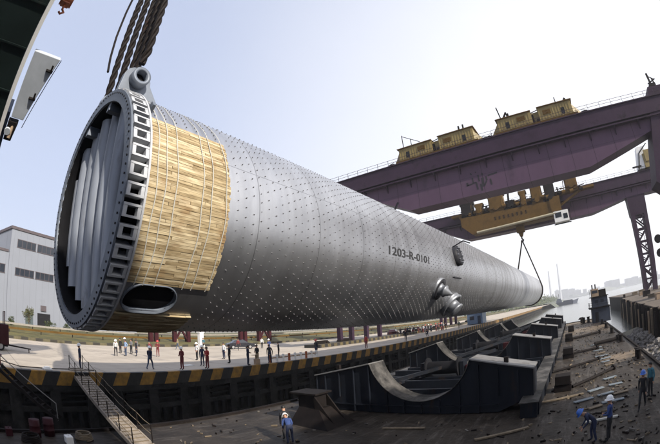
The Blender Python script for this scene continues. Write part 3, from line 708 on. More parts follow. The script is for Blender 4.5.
# underslung trolley of the farther crane
tr = thing('underslung_trolley', 'brown yellow trolley beam slung below the girders with a pale pipe along it', 'crane trolley', (-14, 110, 26))
MB().prism([(-30, 28.6), (-26.8, 25.6), (-.4, 25.9), (-.4, 30.4), (-30, 31.2)], 'y', 108.6, 112.2).build('beam', M['yellowd'], tr)
MB().cyl((-25.4, 108.3, 25.9), (-1.2, 108.3, 26.6), .38, n=12).build('pale_pipe', M['cream'], tr)
cq = random.Random(11)
for i in range(8):
    xx = -19.8+1.35*i; ch_ = MB()
    ch_.box(xx+.38, xx+.5, 108.57, 108.595, 28.5, 29.5)
    for q in range(3): z_ = 28.6+.33*q; w_ = cq.uniform(.3, .45); ch_.box(xx+.44-w_, xx+.44+w_, 108.555, 108.569, z_, z_+.1)
    ch_.box(xx+.44-.3, xx+.44+.3, 108.571, 108.5955, 28.45, 28.52)
    ch_.build('painted_mark', M['rustk'], tr)
def gear(x, w_, z0, z1, dark=False):
    t_ = MB().box(x, x+w_, 109, 112, z0, z1).box(x+.3, x+w_-.3, 108.6, 109, z0+.8, z1-1).box(x-.4, x+w_+.4, 109.4, 111.4, z1-.6, z1+.001+.3)
    t_.cyl((x+w_*.5, 108.3, z0+1), (x+w_*.5, 109.1, z0+1), .7, n=14)
    o = t_.build('hoist_unit', M['rustk'] if dark else M['yellowd'], tr, bevel=.08)
    return o
gear(-29.6, 3.6, 31.3, 35.6, True); gear(-25.0, 2.0, 31.2, 34.4); gear(-20.8, 4.6, 31, 36.3); gear(-15.4, 2.2, 30.9, 33.2, True)
gear(-11, 1.7, 30.7, 35.2); gear(-7.6, 3.4, 30.6, 36.8); gear(-3.4, 3.2, 30.5, 36.6, True); gear(3.2, 3.9, 32.4, 37); 
mq = random.Random(5)
for i in range(16):
    x = -29+2.45*i+mq.uniform(-.6, .6); z0 = 31.2+mq.uniform(0, .5)
    q = MB().bar((x, 108.9, z0), (x+mq.uniform(-.8, .8), 109.2, z0+mq.uniform(1.2, 4.2)), mq.uniform(.25, .6)).cyl((x-.5, 108.8, z0+.5), (x+.6, 108.9, z0+.6), mq.uniform(.35, .6), n=12).bar((x-.9, 109, z0+1.5), (x+1.3, 109, z0+1.7), .22)
    q.build('trolley_gear', M['rustk'] if i % 3 == 0 else M['yellowd'], tr)
MB().box(-33, 12, 109.3, 111.8, 31.9, 32.6).bar((-31, 110, 32.5), (-28, 110, 28.5), .8).bar((8, 110, 32), (-.4, 110, 28.4), .6).build('carriage', M['yellowd'], tr)
MB().box(-2.4, .8, 108.4, 111.8, 27.2, 31.4).build('cab_hanger', M['yellowd'], tr)
cb = MB().box(-1.9, 2.5, 108.0, 111.6, 23.9, 27.0).build('operator_cab', M['white'], tr, bevel=.08)
MB().box(-1.5, .4, 107.96, 107.99, 25.2, 26.6).box(.9, 2.2, 107.96, 107.99, 24.6, 26.0).build('cab_window', M['glass'], cb)
MB().bar((-2.2, 109.8, 23.7), (3.0, 109.8, 23.7), .25, .25).bar((3.0, 108, 23.7), (3.0, 108, 27.4), .15).build('cab_rail', M['rustk'], cb)
# service hoist on the end of the farther girder
sh_ = thing('service_hoist', 'white and yellow service hoist standing on the farther girder by the big leg', 'hoist', (31, 115, 34.3))
MB().hexa([(28.2, 113, 34.3), (30.8, 113, 34.3), (30.8, 116, 34.3), (28.2, 116, 34.3), (29.6, 113, 41), (32.4, 113, 41), (32.4, 116, 41), (29.6, 116, 41)]).build('panel', M['white'], sh_)
MB().box(30.9, 34.6, 112.6, 115.6, 34.3, 38.6).box(31.5, 34, 112.4, 112.6, 36, 39.6).build('winch_body', M['yellow'], sh_, bevel=.1)
MB().bar((26.4, 112.8, 35.2), (29.6, 112.8, 35.2), .4).bar((28.6, 112.8, 34.4), (30, 112.8, 39), .3).bar((30, 112.8, 39), (33.4, 112.8, 41.5), .3).build('frame_bars', M['rustk'], sh_)
# hook block and the sling round the far end of the vessel
hb = thing('hook_block', 'ochre hook block hanging from the trolley beam above the far end', 'hook block', (-12.6, 110.4, 23.5))
MB().box(-13.8, -11.4, 109.6, 111.4, 23.8, 25.55).prism([(-13.4, 23.8), (-11.8, 23.8), (-12.2, 22.6), (-13.0, 22.6)], 'y', 110, 111).build('block', M['yellowd'], hb, bevel=.06)
MB().tube([(-12.6, 110.5, 22.6), (-12.6, 110.5, 22.0), (-12.15, 110.5, 21.5), (-12.5, 110.5, 21.0), (-13.0, 110.5, 21.3)], .22, 8).build('hook', M['rustk'], hb)
loop = MB(); rr = VR+.16
pts = [(-12.7, 110.5, 21.6)]
al = math.acos(rr/(21.6-VZ))
n_ = 40
for i in range(n_+1):
    th = PI/2-al-(2*PI-2*al)*i/n_
    pts.append((VX+rr*math.cos(th), 110.5, VZ+rr*math.sin(th)))
pts.append((-12.7, 110.5, 21.6))
loop.tube(pts, .17, 8)
pts2 = [(p[0], p[1]+.5, p[2]) for p in pts]; loop.tube(pts2, .17, 8)
tag(loop.build('wire_sling', M['wire']), 'black wire sling wrapped round the far end of the vessel', 'sling')

# ------------------------------------------------------------------ barge
bg_ = thing('deck_barge', 'long flat rusty deck barge carrying the row of dark saddles', 'barge', (-6.5, 20, WATER))
dmb = sheet(-19.5, 6.2, -30, 88, DK, 26, 118)
dmb.v = [(x, y, z+.012*math.sin(x*1.7+y*.6)+random.uniform(-.008, .008)) for x, y, z in dmb.v]
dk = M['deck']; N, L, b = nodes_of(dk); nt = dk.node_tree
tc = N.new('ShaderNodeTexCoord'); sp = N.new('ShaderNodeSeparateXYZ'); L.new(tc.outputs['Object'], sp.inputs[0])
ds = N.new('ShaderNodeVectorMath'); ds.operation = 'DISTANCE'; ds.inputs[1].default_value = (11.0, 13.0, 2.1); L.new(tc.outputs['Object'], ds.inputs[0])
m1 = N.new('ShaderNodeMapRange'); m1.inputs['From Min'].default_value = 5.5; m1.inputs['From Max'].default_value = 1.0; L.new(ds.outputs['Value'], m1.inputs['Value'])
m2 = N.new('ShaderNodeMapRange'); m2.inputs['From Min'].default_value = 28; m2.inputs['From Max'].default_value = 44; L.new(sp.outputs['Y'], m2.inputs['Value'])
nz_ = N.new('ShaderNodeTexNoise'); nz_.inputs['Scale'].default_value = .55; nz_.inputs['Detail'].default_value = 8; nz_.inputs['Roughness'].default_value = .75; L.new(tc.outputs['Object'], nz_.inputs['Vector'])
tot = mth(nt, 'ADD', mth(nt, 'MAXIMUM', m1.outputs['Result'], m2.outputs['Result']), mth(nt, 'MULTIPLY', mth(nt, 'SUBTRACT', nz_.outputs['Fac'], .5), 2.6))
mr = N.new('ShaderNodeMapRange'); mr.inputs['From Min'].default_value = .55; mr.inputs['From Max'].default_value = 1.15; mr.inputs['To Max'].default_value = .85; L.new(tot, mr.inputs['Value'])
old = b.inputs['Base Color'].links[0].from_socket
mxd = N.new('ShaderNodeMix'); mxd.data_type = 'RGBA'; L.new(mr.outputs['Result'], mxd.inputs['Factor']); L.new(old, mxd.inputs['A']); mxd.inputs['B'].default_value = (.19, .145, .1, 1)  # sunlit tan painted in towards the far deck, plus a tan patch
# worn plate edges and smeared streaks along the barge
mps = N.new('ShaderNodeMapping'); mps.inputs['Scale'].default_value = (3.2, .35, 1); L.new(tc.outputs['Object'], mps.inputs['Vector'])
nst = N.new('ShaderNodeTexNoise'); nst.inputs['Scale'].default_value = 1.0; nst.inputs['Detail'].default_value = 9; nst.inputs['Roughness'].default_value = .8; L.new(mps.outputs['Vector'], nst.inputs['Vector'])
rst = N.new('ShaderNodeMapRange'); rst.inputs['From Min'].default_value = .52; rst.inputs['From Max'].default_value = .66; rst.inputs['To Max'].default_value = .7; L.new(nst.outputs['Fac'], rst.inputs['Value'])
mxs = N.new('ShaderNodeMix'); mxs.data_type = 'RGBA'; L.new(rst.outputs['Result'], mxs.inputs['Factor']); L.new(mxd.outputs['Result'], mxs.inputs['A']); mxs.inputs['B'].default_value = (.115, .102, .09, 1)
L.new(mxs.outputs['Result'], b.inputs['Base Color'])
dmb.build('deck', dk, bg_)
MB().hexa([(-19.5, -30, -5.5), (6.2, -30, -5.5), (6.2, 84, -5.5), (-19.5, 84, -5.5), (-19.5, -30, DK-.03), (6.2, -30, DK-.03), (6.2, 88, DK-.03), (-19.5, 88, DK-.03)]).build('hull', M['hull'], bg_)
MB().box(6.0, 6.2, -30, 88, DK-.02, DK+.16).box(-19.5, -19.3, -30, 88, DK-.02, DK+.16).box(-19.3, 6.0, 87.8, 88, DK-.02, DK+.16).build('deck_edge', M['rustk'], bg_)
bit = MB()
for q in (0, .9): bit.cyl((5.2, 30+q, DK), (5.2, 30+q, DK+.7), .2, n=12).cyl((5.2, 30+q, DK+.7), (5.2, 30+q, DK+.78), .27, n=12)
bit.box(4.8, 5.6, 29.6, 31.3, DK, DK+.06)
b0_ = bit.build('bollard', M['rustk'], bg_, origin=(5.2, 30, DK))
for y in (42, 52, 61, 70, 84):
    c = b0_.copy(); C.objects.link(c); c.parent = bg_; c.location = b0_.location+Vector((0, y-30, 0))

# saddles
SX = -9.3
def saddle(y, label, xl=-12.9, xr=-5.85, tl=.7):
    t = thing('cargo_saddle', label, 'saddle', (SX, y, DK), 'row of cargo saddles on the barge')
    Wd = 1.5; hw = (xr-xl)/2; cx = (xl+xr)/2; sag = 2.3
    ra = (hw*hw+sag*sag)/(2*sag); cz = .7-sag+ra; a0 = math.asin((cz-.7)/ra)
    arc = [(cx+ra*math.cos(PI+a0+(PI-2*a0)*i/24), cz+ra*math.sin(PI+a0+(PI-2*a0)*i/24)) for i in range(25)]
    prof = [(SX-6.9, -1.5), (SX-6.9, -.1), (xl-.1, .7)]+arc+[(xr+.1, .7), (SX+6.9, -.1), (SX+6.9, -1.5), (SX+5.0, DK+.05), (SX-5.6, DK+.05)]
    for k, yy in enumerate((y, y+Wd)):
        mb = MB().prism(prof, 'y', yy, yy+.06)
        if k == 0:
            for x in (-6.2, -5.1, -4.0, -2.9, -1.7, -.6, .5, 1.6, 2.8, 3.9, 5.0, 6.1):
                xw = SX+x; zt = -.15+(6.9-abs(x))*.22 if not (xl < xw < xr) else cz-math.sqrt(max(0, ra*ra-(xw-cx)**2))
                zbb = DK+.05 if abs(x) < 5 else -1.45
                mb.box(SX+x-.03, SX+x+.03, yy-.14, yy-.002, zbb, zt-.12)
            mb.box(SX-5.6, SX+5, yy-.1, yy-.003, -1.95, -1.87)
        mb.build('web_plate', M['navy'], t)
    ln = MB()
    for i in range(24):
        (xa, za), (xb, zb_) = arc[i], arc[i+1]
        nx, nz_ = -(xa-cx), -(za-cz)
        q = .03/ra
        ln.add([(xa, y-.16, za), (xb, y-.16, zb_), (xb, y+Wd+.2, zb_), (xa, y+Wd+.2, za), (xa+nx*q, y-.16, za+nz_*q), (xb+(-(xb-cx))*q, y-.16, zb_-(zb_-cz)*q), (xb-(xb-cx)*q, y+Wd+.2, zb_-(zb_-cz)*q), (xa+nx*q, y+Wd+.2, za+nz_*q)],
               [(4, 5, 6, 7), (0, 3, 2, 1), (0, 1, 5, 4), (3, 7, 6, 2)], 0, False)
    ln.build('cradle_liner', M['liner'], t)
    for s_ in (-1, 1):
        xi = xl if s_ < 0 else xr
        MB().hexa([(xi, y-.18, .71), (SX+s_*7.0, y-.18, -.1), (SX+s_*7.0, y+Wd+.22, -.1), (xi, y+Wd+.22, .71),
                   (xi, y-.18, .78), (SX+s_*7.0, y-.18, -.03), (SX+s_*7.0, y+Wd+.22, -.03), (xi, y+Wd+.22, .78)]).build('top_flange', M['topst'], t)  # pale tone puts the sunlight on the flange tops into the colour
        MB().box(SX+s_*6.91-.03, SX+s_*6.91+.03, y-.1, y+Wd+.1, -1.55, -.12).build('end_plate', M['navy'], t)
        MB().box(SX+s_*5.4-.12, SX+s_*5.4+.12, y+.3, y+.5, .32, .62).build('lifting_eye', M['rustk'], t)
    return t
SY = [20.3, 35, 50.5, 67, 79]
SLAB = ['nearest navy saddle, its ribbed front plate facing the camera', 'second navy saddle in the row, just behind the big ribbed front plate', 'middle navy saddle of the five, with a pale curved cradle edge',
        'fourth navy saddle back, just in front of the last one by the water', 'last navy saddle at the far end of the barge under the lifted vessel']
for k, (y, lb) in enumerate(zip(SY, SLAB)): saddle(y, lb, -12.1 if k == 0 else -13.3)
for x, lb in ((-2.45, 'long dark skid beam joining the saddle ends on the open deck side'), (-16.15, 'long dark skid beam joining the saddle ends on the quay side')):
    t = thing('skid_beam', lb, 'beam', (x, 20, DK), 'skid beams under the saddles')
    MB().box(x-.42, x+.42, 18.8, 85, DK+.02, -1.6).build('beam', M['navy'], t)
    MB().box(x-.5, x+.5, 18.7, 85, -1.599, -1.55).build('top_plate', M['liner'], t)
    for k in range(17):
        y = 19.2+4*k
        MB().box(x-.5, x-.423, y, y+.06, DK+.03, -1.61).build('stiffener', M['navy'], t); MB().box(x+.423, x+.5, y, y+.06, DK+.03, -1.61).build('stiffener', M['navy'], t)
t = thing('cradle_frame', 'added dark ladder frame that darkens the bays between the saddles', 'frame', (-9.3, 22, DK))
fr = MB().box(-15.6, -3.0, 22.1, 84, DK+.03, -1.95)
fr.build('floor_plate', M['navy'], t)  # dark floor and beams added so the bays come out dark
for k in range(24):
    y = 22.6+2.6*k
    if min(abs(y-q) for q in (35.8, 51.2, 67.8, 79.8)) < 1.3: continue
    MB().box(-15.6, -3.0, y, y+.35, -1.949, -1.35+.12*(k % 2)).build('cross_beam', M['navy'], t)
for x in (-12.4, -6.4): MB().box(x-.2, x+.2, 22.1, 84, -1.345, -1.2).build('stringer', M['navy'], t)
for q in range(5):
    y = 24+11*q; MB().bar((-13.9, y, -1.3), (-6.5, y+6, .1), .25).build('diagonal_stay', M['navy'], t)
for (x, y, w_, lb) in ((-.9, 24.2, 1.1, 'dark timber keel block beside the nearest saddle end'), (-.8, 37.5, 1.3, 'dark keel block beside the second saddle end'), (-.9, 52, 1.4, 'dark keel block beside the middle saddle end'), (-.7, 66, 1.5, 'dark keel block farthest down the deck')):
    t = thing('keel_block', lb, 'keel block', (x, y, DK), 'keel blocks beside the skid beam')
    MB().box(x-.5, x+.5, y-w_/2, y+w_/2, DK+.45, DK+1.0).build('upper_block', M['rustk'], t, bevel=.03)
    for q in (-.3, .3): MB().box(x-.55, x+.55, y+q*w_-.15, y+q*w_+.15, DK, DK+.448).build('foot', M['rustk'], t, bevel=.02)
# internal frames between saddles
for i, (ya, yb) in enumerate(((24, 34), (38.5, 49.5), (54, 66))):
    t = thing('cable_winch', ['drum winch in the dark bay behind the nearest saddle', 'drum winch in the dark bay behind the second saddle', 'drum winch in the dark bay behind the middle saddle'][i], 'winch', (-10, (ya+yb)/2, DK), 'winches between the saddles')
    y = (ya+yb)/2-1.5
    MB().cyl((-11.2, y, DK+1.75), (-8.8, y, DK+1.75), .5, n=20).build('drum', M['dark'], t)
    for x in (-11.25, -8.75): MB().cyl((x-.06, y, DK+1.75), (x+.06, y, DK+1.75), .8, n=22).build('drum_flange', M['dark'], t)
    MB().box(-11.7, -11.4, y-.5, y+.5, DK+1.0, DK+2.2).box(-8.6, -8.3, y-.5, y+.5, DK+1.0, DK+2.2).box(-11.8, -8.2, y-.8, y+.8, DK+1.0, DK+1.0+.15).build('stand', M['navy'], t)
    MB().box(-8.2, -7.2, y-.4, y+.4, DK+1.16, DK+1.9).build('motor', M['redp'], t, bevel=.04)

# mooring stand in front of the nearest saddle
t = thing('mooring_stand', 'squat dark steel stand with flared foot and flat cap in front of the nearest saddle', 'stand', (-13.4, 16.6, DK))
MB().hexa([(-15.0, 16.0, DK), (-12.0, 15.6, DK), (-12.0, 18.2, DK), (-15.0, 18.2, DK), (-14.7, 16.6, DK+.95), (-13.2, 16.5, DK+.95), (-13.2, 17.7, DK+.95), (-14.7, 17.7, DK+.95)]).build('flared_foot', M['rustk'], t)
MB().box(-14.75, -13.5, 16.65, 17.65, DK+.95, DK+1.75).build('column', M['rustk'], t)
MB().box(-15.2, -13.3, 16.4, 17.9, DK+1.752, DK+1.85).build('cap', M['rustk'], t)
MB().prism([(-13.5, DK+1.7), (-12.2, DK+.15), (-13.5, DK+.15)], 'y', 16.5, 16.6).build('gusset', M['rustk'], t)
MB().prism([(-13.5, DK+1.7), (-12.2, DK+.15), (-13.5, DK+.15)], 'y', 17.6, 17.7).build('gusset', M['rustk'], t)

# deckhouse at the far side of the barge
t = thing('deckhouse', 'dark slate deckhouse tower with a tan wheelhouse and two funnels at the barge end', 'deckhouse', (5.3, 76, DK))
MB().box(3.7, 7.4, 75, 79.5, DK, .25).build('lower_block', M['slate'], t, bevel=.04)
MB().box(3.2, 7.5, 74.7, 79.8, .252, .45).build('platform', M['rustk'], t)
MB().box(3.9, 7.1, 75.2, 79.2, .452, 2.3).build('upper_block', M['slate'], t, bevel=.04)
MB().box(3.5, 7.3, 74.9, 79.5, 2.302, 2.45).build('platform', M['rustk'], t)
MB().box(3.9, 5.35, 75.2, 78, 2.452, 3.9).build('wheelhouse', M['tan'], t, bevel=.03)
MB().box(5.5, 6.9, 75.3, 78, 2.452, 3.6).build('engine_casing', M['rustk'], t, bevel=.05)
for x in (4.2, 4.85): MB().cyl((x, 76, 3.9), (x, 76, 4.75), .13, n=12).build('funnel', M['rustk'], t)
rl = MB()
for x, y in ((3.3, 74.8), (3.3, 77), (3.3, 79.6), (5, 74.8), (7.2, 74.8)): rl.bar((x, y, .45), (x, y, 1.4), .06)
for z in (.95, 1.4): rl.bar((3.3, 74.8, z), (7.2, 74.8, z), .05).bar((3.3, 74.8, z), (3.3, 79.6, z), .05)
rl.bar((3.55, 75, 2.45), (3.45, 75, 3.9), .06).bar((3.45, 75, 3.9), (3.95, 75, 3.85), .06)
rl.build('railing', M['rustk'], t)
MB().box(4.3, 5.0, 74.98, 74.995, DK+.15, DK+2).build('door', M['dark'], t)
for x in (4.4, 5.6): MB().box(x, x+.7, 75.17, 75.19, 1.2, 1.8).build('window', M['glass'], t)
MB().box(4.05, 5.2, 75.17, 75.19, 3.1, 3.6).build('window', M['glass'], t)
# small deck fittings by the deckhouse
for x, y, k, lb in ((1.6, 82, 0, 'dark mushroom vent on deck to the water side of the far saddle'), (2.5, 79.5, 1, 'pair of dark bollards beside the deckhouse foot')):
    t = thing('deck_vent' if k == 0 else 'twin_bollard', lb, 'vent' if k == 0 else 'bollard', (x, y, DK))
    if k == 0:
        MB().cyl((x, y, DK), (x, y, DK+.8), .3).build('stem', M['rustk'], t); MB().cyl((x, y, DK+.8), (x, y, DK+1.2), .8, .4, n=18).build('hood', M['rustk'], t)
    else:
        for q in (-.5, .5): MB().cyl((x+q, y, DK), (x+q, y, DK+1.1), .28).cyl((x+q, y, DK+1.1), (x+q, y, DK+1.2), .36).build('post', M['rustk'], t)
        MB().box(x-1, x+1, y-.4, y+.4, DK, DK+.1).build('base', M['rustk'], t)

# pipes, planks and litter on the deck
for (p, q, r_, lb) in (((-.3, 24.3), (2.8, 28.1), .11, 'long dark pipe lying slantwise on the deck nearest the workers'), ((-2.0, 30.5), (2.0, 33.4), .1, 'thin dark pipe lying on the deck beyond the slanting one'),
                   ((-.6, 53), (3.6, 55.5), .16, 'dark pipe lying on the sunlit far deck'), ((2.2, 43), (5.0, 44), .2, 'short thick dark beam near the barge edge'), ((-1.4, 38.6), (2.3, 40.2), .12, 'dark bar lying beside the keel blocks')):
    a_ = Vector((p[0], p[1], DK+r_+.02)); b_ = Vector((q[0], q[1], DK+r_+.02))
    o = MB().cyl(a_, b_, r_, n=10).cyl(b_-(b_-a_).normalized()*.05, b_+(b_-a_).normalized()*.12, r_*1.9, n=10).build('steel_pipe', M['rustk'], origin=a_)
    tag(o, lb, 'pipe', 'pipes lying on the barge deck')
ix = 0
PL = [(1.0, 19.2), (2.0, 19.8), (.4, 20.9), (1.7, 21.5), (2.6, 21.2), (1.2, 22.9), (2.5, 23.4), (2.3, 25.4), (2.7, 30.2), (2.5, 31.8), (2.6, 33.4), (2.4, 35.0), (2.5, 36.8), (2.3, 38.8), (2.5, 41.0), (2.2, 43.6)]
for (x, y) in PL:
    L_ = random.uniform(.7, 1.3); a_ = random.uniform(-.25, .35)+.25
    o = MB().box(-L_/2, L_/2, -.16, .16, 0, .05).build('deck_board', M['bluew'] if ix % 4 else M['wood'], bevel=.005)
    o.location = (x, y, DK+.03); o.rotation_euler = (0, 0, a_)
    tag(o, 'pale blue board lying flat in the line of boards across the deck' if ix % 4 else 'weathered brown board lying among the pale blue ones on deck', 'board', 'boards strewn on the deck')
    ix += 1
for (x, y, L_, a_, lb) in ((-1.2, 21.8, 3.4, .35, 'long pale batten lying near the skid beam end'), (1.2, 17.0, 1.6, .1, 'white plank end lying just behind the two workers'), (-3.3, 16.4, 2.6, .6, 'pale plank lying in front of the saddle'), (-8.5, 17.2, 2.2, .2, 'short batten lying before the ribbed saddle plate')):
    o = MB().box(-L_/2, L_/2, -.09, .09, 0, .07).build('batten', M['strap'] if 'white' in lb else M['wood']); o.location = (x, y, DK+.03); o.rotation_euler = (0, 0, a_); tag(o, lb, 'batten')
lit = MB()
for i in range(1700):
    x = random.uniform(-19, 5.8) if random.random() < .45 else random.gauss(2.0, 2.2); y = 9+75*random.random()**1.7
    if x > 5.9 or (-16.8 < x < -2 and y > 19.5): continue
    s_ = random.uniform(.02, .085); a_ = random.uniform(0, PI); l = s_*random.uniform(1, 5)
    u = Vector((math.cos(a_), math.sin(a_), random.uniform(-.1, .1)))*l/2; v_ = Vector((-math.sin(a_), math.cos(a_), 0))*s_/2; h = Vector((0, 0, random.uniform(.02, .09)))
    c = Vector((x, y, DK+.005))
    lit.hexa([c-u-v_, c+u-v_, c+u+v_, c-u+v_, c-u-v_+h, c+u-v_+h, c+u+v_+h, c-u+v_+h], random.choice((0, 0, 0, 1, 1, 2)))
o = lit.build('deck_litter', [M['rustk'], M['wood'], M['chip']]); stuff(o); o['label'] = 'scraps of wood, rust flakes and rubble littering the barge deck'; o['category'] = 'litter'

# ------------------------------------------------------------------ right-hand pier and stones
t = thing('pier', 'dark pier with rusty piles and a pale brown top under the lattice leg', 'pier', (15, 111, WATER))
MB().box(15.9, 60, 111, 160, -5.5, 0).build('pier_head', M['pierw'], t)
MB().box(15.7, 61, 110.8, 161, .003, .3).build('deck_slab', M['piert'], t)
PP = [(10.3, 43), (12.6, 80), (15.0, 110.7), (60, 110.7), (60, 43)]
MB().prism(PP, 'z', -5.5, -.05).build('approach_wall', M['pierw'], t)
MB().prism([(x-.15 if x < 20 else x, y-.1 if y < 50 else y+.05) for x, y in PP], 'z', -.047, .12).build('approach_slab', M['piert'], t)
for k in range(15):
    y = 44+4.4*k; q = 10.1+(y-43)*.064; MB().cyl((q, y, -5.5), (q, y, .2 if k % 3 == 0 else -.1), .36, n=10).build('pile', M['rustk'], t)
tq = random.Random(21)
for k in range(26):
    y = 44+2.5*k+tq.uniform(-.5, .5); q = 9.75+(y-43)*.064; w_ = tq.uniform(.25, .6); zt_ = tq.uniform(-1.2, .35)
    MB().box(q-.12, q+.14, y-w_/2, y+w_/2, -5.3, zt_).build('fender_timber', M['tan'] if k % 5 == 2 else (M['wood'] if k % 4 == 1 else M['rustk']), t)
for x in (17.5, 20.5, 23.5, 26.5, 29.5): MB().box(x-.5, x+.5, 110.5, 110.99, -5.5, -.3).build('pile', M['tan'] if x < 22 and x > 18 else M['rustk'], t)
for k, (x, y, sx, sy, sz, c, lb) in enumerate(((14, 60, 2.2, 1.4, .9, 'tan', 'tan crate on the pier edge nearest the stones'), (15.2, 72, 3.4, 1.2, .6, 'wood', 'low timber pack lying on the pier'), (16.6, 84, 1.6, 1.6, 1.1, 'rustk', 'dark square tank on the pier'), (18, 97, 2.6, 1.5, .7, 'tan', 'tan crate on the pier short of the lattice leg'))):
    o = MB().box(x, x+sx, y, y+sy, .125, .12+sz).box(x-.06, x+sx+.06, y-.06, y+sy+.06, .121+sz, .2+sz).build('timber_pack' if 'pack' in lb else 'square_tank' if 'tank' in lb else 'crate', M[c], bevel=.02); tag(o, lb, 'timber' if 'pack' in lb else 'tank' if 'tank' in lb else 'crate')
tag(MB().cyl((15.6, 110.2, -5.5), (15.6, 110.2, 1.0), .35, n=12).build('mooring_pile', M['rustk']), 'single dark mooring pile at the corner of the pier', 'pile')
for x, y, s_, lb in ((18.5, 112, (1.6, 1.0, .6), 'low brown crate on the pier corner'), (21, 113.4, (1.8, 1.2, .8), 'grey brown crate beside the foot of the lattice leg')):
    o = MB().box(x, x+s_[0], y, y+s_[1], .31, .31+s_[2]).box(x-.05, x+s_[0]+.05, y-.05, y+s_[1]+.05, .311+s_[2], .39+s_[2]).build('crate', M['wood']); tag(o, lb, 'crate')
# round lamps at the right edge
t = thing('floodlight_mast', 'dark mast carrying round floodlights behind the lattice leg', 'lamp mast', (32.5, 122, 0))
MB().cyl((33.3, 122, 0), (33.3, 122, 16), .22, n=10).build('mast', M['rustk'], t)
for z in (14.6, 10.4):
    hd = MB().cyl((31.6, 121.2, z), (31.9, 122.2, z+.3), 1.35, .9, n=22).build('floodlight', M['rustk'], t)
    MB().bar((31.8, 122, z), (33.3, 122, z), .2).build('lamp_arm', M['rustk'], hd)
# bank of pale stones
stn = MB()
def rock(c, s_):
    vs = []; 
    for i in range(6):
        for j in range(4):
            th = 2*PI*i/6; ph = -PI/2+PI*(j+.5)/4; q = s_*random.uniform(.7, 1.2)
            vs.append((c[0]+q*math.cos(th)*math.cos(ph), c[1]+q*math.sin(th)*math.cos(ph), c[2]+.7*q*math.sin(ph)))
    fs = [(i*4+j, ((i+1) % 6)*4+j, ((i+1) % 6)*4+j+1, i*4+j+1) for i in range(6) for j in range(3)]+[tuple(i*4+3 for i in range(6)), tuple(i*4 for i in range(5, -1, -1))]
    stn.add(vs, fs, 0)
for i in range(560):
    y = random.uniform(24, 58); q = random.random()
    x = 6.9+2.6*q+.02*(y-24); z = -4.3+1.1*q+random.uniform(-.1, .25)
    rock((x, y, z), random.uniform(.12, .4))
o = stn.build('bank_stones', M['stone']); stuff(o); o['label'] = 'pale stones and rubble of the bank between barge and pier'; o['category'] = 'stones'
struct('bank_ground', MB().add([(6.6, 15, -5), (12, 15, -2.9), (12, 64, -3.4), (6.6, 70, -5)], [(0, 1, 2, 3)]), M['soil'])

# ------------------------------------------------------------------ floating-crane jib, upper left
t = thing('crane_jib', 'dark green jib box with a white flange edge rising overhead', 'crane jib', (-18, 0, 10.6))
jd = Vector((5, 0, 4.7)).normalized(); e0 = Vector((-18, -.15, 10.6)); ja = e0-jd*14; jb = e0+jd*26
nrm = Vector((jd.z, 0, -jd.x))          # towards the deck side
def jq(p, y0, y1, d0, d1):
    return [p+Vector((0, y, 0))-nrm*d for y, d in ((y0, d0), (y1, d0), (y1, d1), (y0, d1))]
def jbox(y0, y1, d0, d1, a=ja, b=jb, mb=None): mb = mb or MB(); return mb.hexa(jq(a, y0, y1, d0, d1)+jq(b, y0, y1, d0, d1))
jbox(-4.2, -.22, .0, 2.2).build('box_girder', M['jib'], t)
jbox(-.2, 0, -.12, .1).build('white_edge', M['white'], t)
jbox(-.17, .18, .12, 2.0, e0-jd*14, e0+jd*1.6).build('side_plate', M['jibn'], t)
rb = MB()
for k in range(20):
    p = ja+jd*(2*k+.5); jbox(-4.1, -.25, -.08, -.003, p, p+jd*.08, rb)
rb.build('stiffeners', M['jib'], t)
pA = e0+jd*1.44; pB = e0+jd*4.6
t2 = thing('floodlight_housing', 'pale grey tapered floodlight housing bolted to the edge of the dark jib', 'floodlight', tuple(pA))
MB().hexa([pA+Vector((0, .28, 0)), pA+Vector((0, .95, 0)), pA+Vector((0, .95, 0))-nrm*.5, pA+Vector((0, .28, 0))-nrm*.5,
           pB+Vector((0, .22, 0)), pB+Vector((0, 1.62, 0)), pB+Vector((0, 1.62, 0))-nrm*.5, pB+Vector((0, .22, 0))-nrm*.5]).build('housing', M['lampw'], t2, bevel=.03)
for q in (.35, .8):
    p = pA.lerp(pB, q); wq = .95+.67*q
    MB().bar(p+Vector((0, wq-.35, 0))+nrm*.04, p+Vector((0, wq, 0))+nrm*.04, .1, .1).bar(p+Vector((0, wq-.1, 0))+nrm*.1, p+jd*.3+Vector((0, wq-.1, 0))+nrm*.1, .09).build('clamp', M['rustk'], t2)
MB().tube([pA+Vector((0, .99, 0))+nrm*.1-jd*.3, pA.lerp(pB, .5)+Vector((0, 1.36, 0))+nrm*.2, pB+Vector((0, 1.66, 0))+nrm*.05], .02, 6).build('power_cable', M['rubber'], t2)
t3 = thing('jib_winch', 'small rusty winch with a lamp clamped under the pale housing', 'winch', tuple(e0+jd*.6))
q0 = e0+jd*.3
MB().hexa([q0+Vector((0, .2, 0)), q0+Vector((0, .62, 0)), q0+Vector((0, .62, 0))-nrm*.5, q0+Vector((0, .2, 0))-nrm*.5] +
          [p+jd*.95 for p in (q0+Vector((0, .2, 0)), q0+Vector((0, .75, 0)), q0+Vector((0, .75, 0))-nrm*.5, q0+Vector((0, .2, 0))-nrm*.5)]).build('winch_frame', M['rustk'], t3, bevel=.03)
MB().cyl(q0+jd*.5+Vector((0, .3, 0))+nrm*.03, q0+jd*.5+Vector((0, .3, 0))+nrm*.2, .17, n=14).build('lamp', M['lampw'], t3)
MB().cyl(q0+jd*.75+Vector((0, .5, 0))-nrm*.1, q0+jd*.2+Vector((0, .45, 0))+nrm*.15, .1, n=10).build('drum', M['tan'], t3)
t4 = thing('hanging_shackle', 'orange hook hanging from the jib edge at the top of the view', 'hook', (-14, .4, 16.3))
